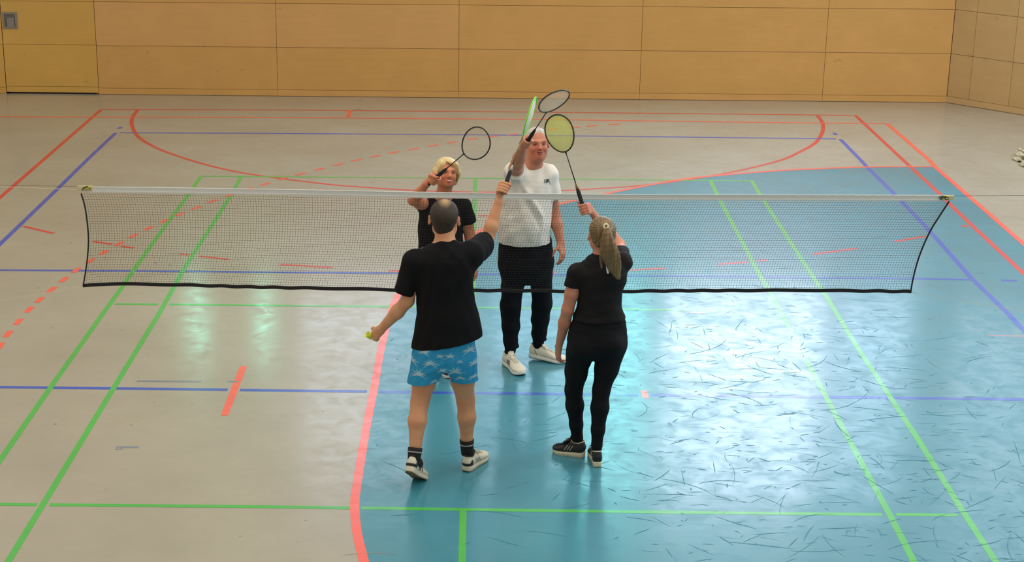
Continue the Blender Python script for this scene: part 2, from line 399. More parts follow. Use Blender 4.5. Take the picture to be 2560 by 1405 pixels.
# equipment-room door with recessed pull
door = panel_wall('door_1', (-6.545, YF, 0), (-5.262, YF, 0), [0, 1.283], [0.022, 0.105, 0.685, 1.278, 1.878, 2.478, 2.6], M_door, M_dark, gap=0.004)
tag(door, kind='structure')
bm = bmesh.new()
cx, cz, w, h = -6.427, 1.013, 0.20, 0.225
y0 = YF - 0.004
for (dx, dz, sx, sz) in ((-w / 2 + 0.014, 0, 0.028, h), (w / 2 - 0.014, 0, 0.028, h), (0, h / 2 - 0.014, w - 0.056, 0.028), (0, -h / 2 + 0.014, w - 0.056, 0.028)):
    box(bm, Vector((cx + dx, y0 - 0.002, cz + dz)), (sx, 0.018, sz), 0.002)
o_ = bm_obj('pull_plate', bm, M_steel, door)
bm = bmesh.new(); box(bm, Vector((cx, y0 + 0.003, cz)), (w - 0.05, 0.004, h - 0.05)); bm_obj('pull_recess', bm, plain('recess_grey', srgb(100, 92, 84), 0.5), door)
bm = bmesh.new(); box(bm, Vector((cx + 0.012, y0 - 0.006, cz - 0.025)), (0.10, 0.012, 0.13), 0.005); bm_obj('pull_flap', bm, M_steel, door)
# angled right wall
R0 = (6.464, 11.48, 0); R1 = (9.5, 8.25, 0)
Lr = (Vector(R1) - Vector(R0)).length
wall_right = panel_wall('wall_right', R0, R1, [0.0, 0.335, 0.935, 1.535, 2.135, 2.735, 3.335, 3.935, Lr], zrows, M_woodR, M_gap, gap=0.005)
tag(wall_right, kind='structure')
base_right = panel_wall('baseboard_right', (6.464 - 0.006, 11.48 - 0.004, 0), (R1[0] - 0.006, R1[1] - 0.004, 0), [0.0, 0.335 * 4, Lr], [0.004, 0.09], M_woodR, M_gap, gap=0.003, depth=0.01)
tag(base_right, kind='structure')
# upper far wall and its windows (above the frame; they give the glare on the floor)
wins = [(-4.15, -3.95, 2.95, 3.75, 'teal_slit'), (-3.15, -2.98, 2.95, 3.75, 'teal_slit'), (-2.6, 0.0, 2.78, 6.4, 'grey'), (0.12, 1.45, 2.78, 6.4, 'teal'), (1.5, 2.55, 2.78, 6.4, 'cyan'), (2.66, 5.10, 2.78, 6.4, 'white'), (5.14, 6.36, 2.78, 6.4, 'pale')]  # last pane (pale) is added so the floor glare fades to the right
M_w = {'pale': emit('glare_fade_pane', (0.62, 0.80, 1.0, 1), 4.4, 0.15), 'teal_slit': emit('green_lit_glass', (0.25, 1.0, 0.75, 1), 16.0), 'grey': emit('frosted_glass_dim', (0.72, 0.86, 1.0, 1), 2.8), 'cyan': emit('tinted_glass_bright', (0.33, 0.95, 0.97, 1), 6.8),
       'teal': emit('tinted_glass', (0.50, 0.78, 1.0, 1), 3.6), 'white': emit('daylight_glass', (0.74, 0.84, 1.0, 1), 8.8, 0.2)}
bm = bmesh.new()
zt = 7.6
def slab(x0, x1, z0, z1): box(bm, Vector(((x0 + x1) / 2, YF + 0.1, (z0 + z1) / 2)), (x1 - x0, 0.2, z1 - z0))
slab(-8.2, 6.46, 2.6, 2.78); slab(-8.2, 6.46, 6.4, zt)
for a, b in ((-8.2, -4.15), (-3.95, -3.15), (-2.98, -2.6), (0.0, 0.12), (1.45, 1.5), (2.55, 2.66), (5.10, 5.14), (6.36, 6.46)): slab(a, b, 2.78, 6.4)
for a, b in ((-4.15, -3.95), (-3.15, -2.98)): slab(a, b, 3.75, 6.4); slab(a, b, 2.78, 2.95)
tag(bm_obj('wall_far_upper', bm, M_upper), kind='structure')
for i, (a, b, z0, z1, k) in enumerate(wins):
    w_ = quad('window_%d' % (i + 1), [(a, YF + 0.12, z0), (b, YF + 0.12, z0), (b, YF + 0.12, z1), (a, YF + 0.12, z1)], M_w[k])
    tag(w_, kind='structure')
    if b - a > 1:
        bm = bmesh.new()
        for x in (a + 0.03, b - 0.03): box(bm, Vector((x, YF + 0.08, (z0 + z1) / 2)), (0.06, 0.05, z1 - z0))
        for z in (z0 + 0.03, 4.5, z1 - 0.03): box(bm, Vector(((a + b) / 2, YF + 0.08, z)), (b - a - 0.12, 0.05, 0.06))
        bm_obj('window_frame', bm, M_frame, w_)
bm = bmesh.new()
Pm = (Vector(R0) + Vector(R1)) / 2; tt = (Vector(R1) - Vector(R0)).normalized(); nn = Vector((tt.y, -tt.x, 0))
box(bm, Pm - nn * 0.1 + Vector((0, 0, 5.1)), (Lr, 0.2, 5.0), rot=Matrix((tt, -nn, Vector((0, 0, 1)))).transposed())
tag(bm_obj('wall_right_upper', bm, M_upper), kind='structure')

M_w6 = emit('sheen_glow_dim', (0.74, 0.86, 1.0, 1), 2.4, 0.12)  # glowing pane added on the unseen upper wall for floor sheen at right
q0 = Vector(R0) + tt * 0.5 + nn * 0.004; q1 = Vector(R0) + tt * (Lr - 0.4) + nn * 0.004
w_ = quad('window_8', [(q0.x, q0.y, 2.9), (q1.x, q1.y, 2.9), (q1.x, q1.y, 7.2), (q0.x, q0.y, 7.2)], M_w6); tag(w_, kind='structure')
line('worn_mark', [(2467, 839), (2560, 840.5)], 0.012, M_coral, 0.0006)
# ---- folded netting lying at the right edge
def floor_pile():
    M_f = plain('beige_netting', srgb(196, 184, 150), 0.9, var=0.35, scale=70, bump=0.6)
    r = empty('folded_netting', (6.5, 7.75, 0)); tag(r, 'pile of folded beige netting lying on the floor at the right edge', 'netting')
    rr = random.Random(5)
    for (x0, y0, x1, y1, w, z) in ((2531, 399, 2640, 434, .085, .02), (2536, 393, 2650, 420, .08, .045), (2548, 413, 2660, 446, .08, .02), (2545, 390, 2660, 412, .075, .07), (2556, 404, 2670, 436, .07, .06)):
        a = gr(x0, y0); b = gr(x1, y1); P = []; rad = []
        for i in range(40):
            t = i / 39; p = a.lerp(b, t); P.append(Vector((p.x, p.y + 0.02 * math.sin(t * 17 + x0), z + 0.012 * math.sin(t * 31 + y0)))); rad.append(w * (0.55 + 0.45 * min(1, t * 9)) * (1 + 0.18 * math.sin(t * 47 + x0) + 0.1 * rr.random()))
        V = []; F = []
        n = 12
        for i, p in enumerate(P):
            for k in range(n):
                an = 2 * math.pi * k / n; V.append((p.x, p.y + math.cos(an) * rad[i], max(0.0015, p.z + math.sin(an) * rad[i] * 0.22)))
        for i in range(39):
            for k in range(n): l = (k + 1) % n; F.append((i * n + k, i * n + l, (i + 1) * n + l, (i + 1) * n + k))
        F.append(tuple(range(n))[::-1]); F.append(tuple(range(39 * n, 40 * n)))
        mesh_obj('fold', V, F, M_f, r, True)
floor_pile()
# ================================================================ the badminton net
M_tape = plain('net_tape_white', srgb(206, 206, 202), 0.8, bump=0.2, scale=60)
M_cord = plain('net_border_black', srgb(22, 20, 22), 0.8, bump=0.3)
M_mesh = plain('net_twine_dark', srgb(46, 40, 36), 0.9)
M_string = plain('pale_string', srgb(214, 200, 168), 0.8)
M_darkstring = plain('dark_string', srgb(60, 58, 56), 0.8)
M_end = plain('tape_end_cream', srgb(198, 186, 140), 0.8, bump=0.2)
netY = 0.0
net = empty('badminton_net', (0.3, netY, 0.0))
tag(net, 'badminton net with white top tape and black side and bottom borders, stretched across the court', 'net')
top = [(200, 467), (420, 469.5), (750, 474.5), (1050, 480.5), (1300, 484), (1600, 486.6), (1900, 487.4), (2150, 488), (2378, 488.5)]
bot = [(207, 716), (262, 711.5), (440, 713), (640, 717), (860, 722), (1000, 725), (1220, 728), (1450, 730), (1640, 729), (1800, 727), (1980, 725), (2120, 727), (2278, 729)]
topw = catmull([at(x, y, netY) for x, y in top], 10); botw = catmull([at(x, y, netY) for x, y in bot], 10)
def zat(C, x):
    for a, b in zip(C[:-1], C[1:]):
        if a.x <= x <= b.x: return a.z + (b.z - a.z) * (x - a.x) / max(1e-9, b.x - a.x)
    return C[0].z if x < C[0].x else C[-1].z
lc = catmull([at(x, y, netY) for x, y in ((203, 484), (213, 520), (220, 575), (221, 610), (218, 650), (213, 685), (208, 714))], 6)
rc = catmull([at(x, y, netY) for x, y in ((2373, 503), (2352, 535), (2327, 575), (2306, 620), (2292, 660), (2282, 700), (2277, 728))], 6)
def xat(C, z):
    for a, b in zip(C[:-1], C[1:]):
        if b.z <= z <= a.z: return a.x + (b.x - a.x) * (a.z - z) / max(1e-9, a.z - b.z)
    return C[0].x if z > C[0].z else C[-1].x
def yb(x, v): return netY + 0.010 * math.sin(x * 1.7 + 0.4) * v + 0.004 * math.sin(x * 5.1) * v   # gentle billow
def npt(u, v):
    """u along 0..1, v down 0..1"""
    zl = lc[0].z + (lc[-1].z - lc[0].z) * v; zr = rc[0].z + (rc[-1].z - rc[0].z) * v
    xl = xat(lc, zl); xr = xat(rc, zr); x = xl + (xr - xl) * u
    zt_ = zat(topw, x) - 0.037; zb_ = zat(botw, x) + 0.006
    return Vector((x, yb(x, v), zt_ + (zb_ - zt_) * v))
V = []; F = []
nu, nv = 318, 38
R_ = 0.00072
for i in range(nu + 1):
    tube_data([npt(i / nu, v / 14) for v in range(15)], R_, 4, V=V, F=F)
for j in range(1, nv):
    tube_data([npt(u / 120, j / nv) for u in range(121)], R_, 4, V=V, F=F)
mesh_obj('netting', V, F, M_mesh, net)
def tape(name, P, hgt, th, mat, seam=False):
    V = []; F = []
    prof = [(-th / 2, 0), (-th / 2, -hgt * 0.96), (0, -hgt), (th / 2, -hgt * 0.96), (th / 2, 0), (0, 0.0025)]
    if seam: prof = [(-th * .5, 0), (-th * .32, -hgt * .2), (-th * .3, -hgt * .62), (-th * .55, -hgt * .78), (-th * .4, -hgt), (th * .4, -hgt), (th * .55, -hgt * .78), (th * .3, -hgt * .62), (th * .32, -hgt * .2), (th * .5, 0), (0, 0.003)]
    k = len(prof)
    for p in P:
        for y, z in prof: V.append((p.x, p.y + y, p.z + z))
    for i in range(len(P) - 1):
        for a in range(k):
            b = (a + 1) % k; F.append((i * k + a, i * k + b, (i + 1) * k + b, (i + 1) * k + a))
    F.append(tuple(range(k))); F.append(tuple(range((len(P) - 1) * k, len(P) * k))[::-1])
    return mesh_obj(name, V, F, mat, net)
TT = [Vector((-2.70 + (3.31 + 2.70) * i / 400, netY, 0)) for i in range(401)]
for p in TT: p.z = zat(topw, p.x) + 0.0006 * math.sin(p.x * 90)
tape('top_tape', TT, 0.041, 0.007, M_tape, seam=True)
BT = [Vector((botw[0].x + (botw[-1].x - botw[0].x) * i / 300, 0, 0)) for i in range(301)]
for p in BT: p.z = zat(botw, p.x) + 0.013 + 0.0022 * math.sin(p.x * 23 + 3 * math.sin(p.x * 4)); p.y = yb(p.x, 1)
tape('bottom_border', BT, 0.024, 0.006, M_cord)
tube('side_border', [Vector((p.x, netY, p.z)) for p in lc], 0.0105, M_cord, net, 8, flat=0.5)
tube('side_border', [Vector((p.x, netY, p.z)) for p in rc], 0.0105, M_cord, net, 8, flat=0.5)
# net ends: cream pocket, knotted cord, ring
for (a, b, zz) in ((at(193, 464, 0), at(232, 477, 0), 0), (at(2352, 488, 0), at(2384, 500, 0), 0)):
    bm = bmesh.new(); c = (a + b) / 2
    box(bm, Vector((c.x, netY, c.z)), (abs(b.x - a.x), 0.012, abs(b.z - a.z)), 0.004)
    bm_obj('end_pocket', bm, M_end, net)
M_knot = plain('knot_cord_green', srgb(44, 74, 70), 0.7); M_yel = plain('knot_cord_yellow', srgb(214, 196, 60), 0.7)
tube('knot_cord', catmull([at(x, y, -0.010) for x, y in ((206, 476), (209, 470), (214, 468), (219, 466), (224, 471), (217, 473), (211, 474), (222, 470), (226, 473))], 6), 0.004, M_knot, net, 6)
tube('knot_cord', catmull([at(x, y, -0.013) for x, y in ((209, 476), (214, 473), (219, 470), (223, 466), (225, 468), (218, 475))], 6), 0.0035, M_yel, net, 6)
tube('knot_cord', catmull([at(x, y, -0.010) for x, y in ((2347, 495), (2354, 491), (2361, 489), (2366, 492), (2360, 495), (2351, 498), (2358, 493))], 6), 0.004, M_knot, net, 6)
tube('knot_cord', catmull([at(x, y, -0.013) for x, y in ((2358, 489), (2366, 490), (2372, 493), (2364, 498), (2356, 497))], 6), 0.0035, M_yel, net, 6)
rp = at(2367, 496, -0.016)
tube('tension_ring', [rp + Vector((math.cos(a) * 0.010, 0, math.sin(a) * 0.010)) for a in [k * math.pi / 8 for k in range(16)]], 0.0032, plain('ring_dark', srgb(50, 46, 40), 0.4), net, 6, closed=True)
bm = bmesh.new(); bmesh.ops.create_uvsphere(bm, u_segments=12, v_segments=8, radius=0.006, matrix=Matrix.Translation(rp)); bm_obj('ring_button', bm, plain('button_white', srgb(225, 225, 225), 0.4), net, True)
# strings out to the posts
PLX, PRX = -4.6, 5.2
def string(name, a, b, r, mat, sag=0.0):
    P = []
    for i in range(25):
        t = i / 24; p = a.lerp(b, t); p = Vector((p.x, p.y, p.z - sag * 4 * t * (1 - t))); P.append(p)
    tube(name, P, r, mat, net, 5)
sl = at(0, 467, 0); e = at(198, 474, 0); d = (sl - e).normalized()
string('net_string', e, e + d * ((PLX - e.x) / d.x), 0.0016, M_string)
sl = at(0, 463, 0); e = at(196, 466, 0); d = (sl - e).normalized()
string('net_string', e, e + d * ((PLX - e.x) / d.x), 0.0010, M_darkstring)
sl = at(0, 752, 0); e = at(207, 717, 0); d = (sl - e).normalized()
string('net_string', e, e + d * ((PLX - e.x) / d.x), 0.0012, M_string)
e = at(2384, 490, 0); d = (at(2560, 488.5, 0) - e).normalized()
string('net_string', e, e + d * ((PRX - e.x) / d.x), 0.0012, M_darkstring)
e = at(2382, 497, 0); d = (at(2560, 502, 0) - e).normalized()
string('net_string', e, e + d * ((PRX - e.x) / d.x), 0.0011, M_string)
e = at(2279, 731, 0); d = (at(2560, 778, 0) - e).normalized()
string('net_string', e, e + d * ((PRX - e.x) / d.x), 0.0012, M_string)
# posts just outside the frame carry the net
M_post = plain('post_steel', srgb(150, 150, 150), 0.35, 0.7)
for X, lab in ((PLX, 'steel net post holding the left end of the badminton net'), (PRX, 'steel net post holding the right end of the badminton net')):
    ps = empty('net_post', (X, 0, 0)); tag(ps, lab, 'post')
    bm = bmesh.new(); bmesh.ops.create_cone(bm, segments=20, radius1=0.025, radius2=0.025, depth=1.55, cap_ends=True, matrix=Matrix.Translation((X + (0.0255 if X > 0 else -0.0255), 0, 0.785))); bm_obj('pole', bm, M_post, ps, True)
    bm = bmesh.new(); box(bm, Vector((X, 0, 0.012)), (0.32, 0.4, 0.02), 0.005); bm_obj('base_plate', bm, M_post, ps)
# ================================================================ sculpting kit: smooth-blended distance fields -> surface nets
V3 = lambda *a: np.array(a[0] if len(a) == 1 else a, dtype=np.float32)
def unit(v): v = np.asarray(v, float); return v / (np.linalg.norm(v) + 1e-12)
class Field:
    def __init__(s, lo, hi, h):
        s.lo = np.array(lo, float); s.h = h
        s.n = np.ceil((np.array(hi, float) - s.lo) / h).astype(int) + 1
        s.d = np.full(s.n, 0.08, np.float32)
        s.ax = [(s.lo[i] + np.arange(s.n[i]) * h).astype(np.float32) for i in range(3)]
    def block(s, lo, hi, m=0.03):
        a = np.clip(np.floor((np.asarray(lo) - m - s.lo) / s.h).astype(int), 0, s.n)
        b = np.clip(np.ceil((np.asarray(hi) + m - s.lo) / s.h).astype(int) + 1, 0, s.n)
        if np.any(b <= a): return None, None
        sl = tuple(slice(a[i], b[i]) for i in range(3))
        return sl, (s.ax[0][sl[0]][:, None, None], s.ax[1][sl[1]][None, :, None], s.ax[2][sl[2]][None, None, :])
    def put(s, sl, d, k, sub=False):
        a = s.d[sl]
        if sub:
            d = -d
            hh = np.maximum(k - np.abs(a - d), 0) / k
            s.d[sl] = np.maximum(a, d) + hh * hh * k * 0.25
        else:
            hh = np.maximum(k - np.abs(a - d), 0) / k
            s.d[sl] = np.minimum(a, d) - hh * hh * k * 0.25
    def cone(s, a, b, ra, rb, k=0.012, sub=False, flat=None):
        """tapered capsule; flat=(axis, factor) squashes it along axis"""
        a = np.asarray(a, float); b = np.asarray(b, float); R = max(ra, rb)
        sl, g = s.block(np.minimum(a, b) - R, np.maximum(a, b) + R)
        if sl is None: return
        X = g[0] - a[0]; Y = g[1] - a[1]; Z = g[2] - a[2]; ab = b - a; L2 = float(ab @ ab) + 1e-12
        t = np.clip((X * ab[0] + Y * ab[1] + Z * ab[2]) / L2, 0, 1)
        X = X - t * ab[0]; Y = Y - t * ab[1]; Z = Z - t * ab[2]
        if flat is not None:
            n = unit(flat[0]); f = flat[1]; w = (X * n[0] + Y * n[1] + Z * n[2]) * (1 / f - 1)
            X = X + w * n[0]; Y = Y + w * n[1]; Z = Z + w * n[2]
            d = (np.sqrt(X * X + Y * Y + Z * Z) - (ra + (rb - ra) * t)) * min(1.0, f ** 0.5)
        else: d = np.sqrt(X * X + Y * Y + Z * Z) - (ra + (rb - ra) * t)
        s.put(sl, d.astype(np.float32), k, sub)
    def ell(s, c, r, R=None, k=0.012, sub=False):
        c = np.asarray(c, float); r = np.asarray(r, float); m = r.max()
        sl, g = s.block(c - m, c + m)
        if sl is None: return
        X = g[0] - c[0]; Y = g[1] - c[1]; Z = g[2] - c[2]
        if R is None: R = np.eye(3)
        q = [X * R[0, i] + Y * R[1, i] + Z * R[2, i] for i in range(3)]
        k0 = np.sqrt(sum((q[i] / r[i]) ** 2 for i in range(3))); k1 = np.sqrt(sum((q[i] / r[i] ** 2) ** 2 for i in range(3))) + 1e-6
        s.put(sl, (k0 * (k0 - 1) / k1).astype(np.float32), k, sub)
    def seg(s, a, b, sa, sb, A, B, k=0.01, capf=0.6):
        """elliptic segment: radii A=(rx,ry) at a with side vector sa, B at b"""
        a = np.asarray(a, float); b = np.asarray(b, float); R = max(*A, *B)
        sl, g = s.block(np.minimum(a, b) - R, np.maximum(a, b) + R)
        if sl is None: return
        ab = b - a; L = np.linalg.norm(ab); ax = ab / L
        sd = unit((np.asarray(sa) + np.asarray(sb)) / 2); sd = unit(sd - ax * (sd @ ax)); fr = np.cross(ax, sd)
        X = g[0] - a[0]; Y = g[1] - a[1]; Z = g[2] - a[2]
        w = X * ax[0] + Y * ax[1] + Z * ax[2]; t = np.clip(w / L, 0, 1); w = w - t * L
        u = X * sd[0] + Y * sd[1] + Z * sd[2]; v = X * fr[0] + Y * fr[1] + Z * fr[2]
        rx = A[0] + (B[0] - A[0]) * t; ry = A[1] + (B[1] - A[1]) * t; rm = np.minimum(rx, ry) * capf
        k0 = np.sqrt((u / rx) ** 2 + (v / ry) ** 2 + (w / rm) ** 2)
        k1 = np.sqrt((u / rx ** 2) ** 2 + (v / ry ** 2) ** 2 + (w / rm ** 2) ** 2) + 1e-6
        s.put(sl, (k0 * (k0 - 1) / k1).astype(np.float32), k)
    def chain(s, st, k=0.012, n=3, capf=0.6):
        """st: list of (centre, rx, ry, side)"""
        P = np.array([list(c) + [rx, ry] + list(unit(sd)) for c, rx, ry, sd in st], float); out = []
        for i in range(len(P) - 1):
            p0 = P[max(i - 1, 0)]; p1 = P[i]; p2 = P[i + 1]; p3 = P[min(i + 2, len(P) - 1)]
            for j in range(n):
                t = j / n
                out.append(0.5 * (2 * p1 + (p2 - p0) * t + (2 * p0 - 5 * p1 + 4 * p2 - p3) * t * t + (3 * p1 - p0 - 3 * p2 + p3) * t ** 3))
        out.append(P[-1]); out = np.array(out)
        m = out[:, 3:5].max() + 0.01
        sl, g = s.block(out[:, :3].min(0) - m, out[:, :3].max(0) + m)
        T = s.sub(g)
        for a, b in zip(out[:-1], out[1:]):
            T.seg(a[:3], b[:3], a[5:], b[5:], (a[3], a[4]), (b[3], b[4]), 0.004, capf)
        s.put(sl, T.d, k)
    def sub(s, g):
        T = Field((0, 0, 0), (s.h, s.h, s.h), s.h); T.lo = np.array([g[i].ravel()[0] for i in range(3)], float)
        T.n = np.array([g[0].size, g[1].size, g[2].size]); T.ax = [g[i].ravel() for i in range(3)]; T.d = np.full(T.n, 0.08, np.float32)
        return T
    def sleeve(s, pts, radii, cut, nrm, arm=None, k=0.02, depth=0.035):
        """tube of cloth along pts ending squarely at the plane (cut, nrm); arm = (a, b, r) hollows the cuff"""
        pts = [np.asarray(p, float) for p in pts]; lo = np.min(pts, 0) - max(radii); hi = np.max(pts, 0) + max(radii)
        sl, g = s.block(lo, hi)
        if sl is None: return
        T = Field(lo, hi, s.h); T.lo = np.array([g[i].ravel()[0] for i in range(3)], float); T.n = np.array([g[0].size, g[1].size, g[2].size])
        T.ax = [g[i].ravel() for i in range(3)]; T.d = np.full(T.n, 0.08, np.float32)
        for a, b, ra, rb in zip(pts[:-1], pts[1:], radii[:-1], radii[1:]): T.cone(a, b, ra, rb, 0.02)
        c = np.asarray(cut, float); n = unit(nrm)
        pl = (g[0] - c[0]) * n[0] + (g[1] - c[1]) * n[1] + (g[2] - c[2]) * n[2]
        T.d = np.maximum(T.d, pl.astype(np.float32))
        s.put(sl, T.d, k)
        if arm is not None:
            T.d[:] = 0.08; T.cone(c - n * depth, c + n * 0.05, arm, arm, 0.001); s.put(sl, T.d, 0.002, True)
    def add(s, fn):
        """add fn(X,Y,Z) to the whole field (displacement)"""
        m = np.abs(s.d) < 0.03
        idx = np.nonzero(m)
        s.d[idx] += fn(s.ax[0][idx[0]], s.ax[1][idx[1]], s.ax[2][idx[2]]).astype(np.float32)
    def mesh(s):
        d = s.d; ins = d < 0; h = s.h
        c = np.zeros(tuple(np.array(d.shape) - 1), np.int8)
        for i in (0, 1):
            for j in (0, 1):
                for k in (0, 1):
                    c += ins[i:d.shape[0] - 1 + i, j:d.shape[1] - 1 + j, k:d.shape[2] - 1 + k]
        cell = np.nonzero((c > 0) & (c < 8)); n = len(cell[0])
        idm = np.full(c.shape, -1, np.int32); idm[cell] = np.arange(n)
        acc = np.zeros((n, 3)); cnt = np.zeros(n)
        I, J, K = cell
        corners = {}
        for i in (0, 1):
            for j in (0, 1):
                for k in (0, 1): corners[(i, j, k)] = d[I + i, J + j, K + k].astype(np.float64)
        for ax in range(3):
            for p in (0, 1):
                for q in (0, 1):
                    o = [p, q]; o.insert(ax, 0); a = tuple(o); o[ax] = 1; b = tuple(o)
                    da, db = corners[a], corners[b]; m = (da < 0) != (db < 0)
                    t = np.where(m, da / np.where(m, da - db, 1), 0)
                    for e in range(3): acc[:, e] += np.where(m, a[e] + (t if e == ax else 0), 0)
                    cnt += m
        P = (acc / cnt[:, None] + np.stack(cell, 1)) * h + s.lo
        F = []
        for ax in range(3):
            sl0 = [slice(None)] * 3; sl1 = [slice(None)] * 3; sl0[ax] = slice(0, -1); sl1[ax] = slice(1, None)
            a = ins[tuple(sl0)]; b = ins[tuple(sl1)]
            for flip, m in ((0, a & ~b), (1, ~a & b)):
                ed = np.nonzero(m); e = np.stack(ed, 1); o1, o2 = [(1, 2), (2, 0), (0, 1)][ax]
                ok = (e[:, o1] > 0) & (e[:, o2] > 0) & (e[:, o1] < c.shape[o1]) & (e[:, o2] < c.shape[o2]); e = e[ok]
                if not len(e): continue
                def cid(d1, d2):
                    q = e.copy(); q[:, o1] -= d1; q[:, o2] -= d2; return idm[q[:, 0], q[:, 1], q[:, 2]]
                Q = np.stack([cid(0, 0), cid(1, 0), cid(1, 1), cid(0, 1)], 1)
                if flip: Q = Q[:, ::-1]
                F.append(Q)
        F = np.concatenate(F) if F else np.zeros((0, 4), int)
        F = F[(F >= 0).all(1)]
        return P, F
def np_obj(name, P, F, mat, parent=None, smooth_it=0, cuts=(), thick=0.0, col=None):
    me = bpy.data.meshes.new(name)
    if smooth_it:
        a = np.concatenate([F[:, 0], F[:, 1], F[:, 2], F[:, 3]]); b = np.concatenate([F[:, 1], F[:, 2], F[:, 3], F[:, 0]])
        for _ in range(smooth_it):
            acc = np.zeros_like(P); cn = np.zeros(len(P))
            for q in range(3):
                acc[:, q] = np.bincount(a, P[b, q], len(P)) + np.bincount(b, P[a, q], len(P))
            cn = np.bincount(a, minlength=len(P)) + np.bincount(b, minlength=len(P))
            P = P * 0.4 + 0.6 * acc / np.maximum(cn, 1)[:, None]
    me.vertices.add(len(P)); me.vertices.foreach_set('co', P.astype(np.float32).ravel())
    me.loops.add(len(F) * 4); me.loops.foreach_set('vertex_index', F.astype(np.int32).ravel())
    me.polygons.add(len(F)); me.polygons.foreach_set('loop_start', np.arange(0, len(F) * 4, 4, dtype=np.int32))
    me.update(calc_edges=True); me.validate()
    if cuts:
        bm = bmesh.new(); bm.from_mesh(me)
        for c, nrm, rad in cuts:
            c = Vector(c); nrm = Vector(nrm).normalized()
            if rad is None: geom = list(bm.verts) + list(bm.edges) + list(bm.faces)
            else:
                fs = [f for f in bm.faces if (f.verts[0].co - c).length < rad]
                es = {e for f in fs for e in f.edges}; vs = {v for f in fs for v in f.verts}
                geom = fs + list(es) + list(vs)
            bmesh.ops.bisect_plane(bm, geom=geom, plane_co=c, plane_no=nrm, clear_outer=True, dist=1e-6)
        bm.to_mesh(me); bm.free()
    if col is not None:
        n = len(me.vertices); co = np.empty(n * 3, np.float32); me.vertices.foreach_get('co', co); co = co.reshape(-1, 3)
        val = col(co[:, 0], co[:, 1], co[:, 2]).astype(np.float32)
        at_ = me.attributes.new('tone', 'FLOAT', 'POINT'); at_.data.foreach_set('value', val)
    me.polygons.foreach_set('use_smooth', [True] * len(me.polygons))
    o = bpy.data.objects.new(name, me); COL.objects.link(o); me.materials.append(mat)
    if thick:
        md = o.modifiers.new('thickness', 'SOLIDIFY'); md.thickness = thick; md.offset = -1.0
    if parent is not None: attach(o, parent)
    return o
def fold(a, b, amp, w):
    """a soft ridge (amp>0) or crease (amp<0) along a-b in the cloth surface"""
    a = np.asarray(a, float); b = np.asarray(b, float)
    def f(X, Y, Z):
        ab = b - a; L2 = ab @ ab
        t = np.clip(((X - a[0]) * ab[0] + (Y - a[1]) * ab[1] + (Z - a[2]) * ab[2]) / L2, 0, 1)
        dx = X - a[0] - t * ab[0]; dy = Y - a[1] - t * ab[1]; dz = Z - a[2] - t * ab[2]
        return -amp * np.exp(-(dx * dx + dy * dy + dz * dz) / (w * w)) * (0.35 + 0.65 * np.sin(np.pi * np.clip(t, 0.02, 0.98)))
    return f
def wrinkles(seed, amp, wl=0.10, stretch=(1, 1, 1)):
    r = np.random.RandomState(seed); W = []
    for i in range(7):
        d = unit(r.normal(size=3) * np.array(stretch)); W.append((d * 2 * np.pi / (wl * (0.6 + r.rand())), r.rand() * 6.28, r.rand()))
    def f(X, Y, Z):
        s = 0
        for i, (k, ph, w) in enumerate(W):
            s = s + (0.5 + w) * np.sin(k[0] * X + k[1] * Y + k[2] * Z + ph + 1.3 * np.sin(9 * X + 7 * Z + 2 * i))
        return amp * s / 3.5
    return f
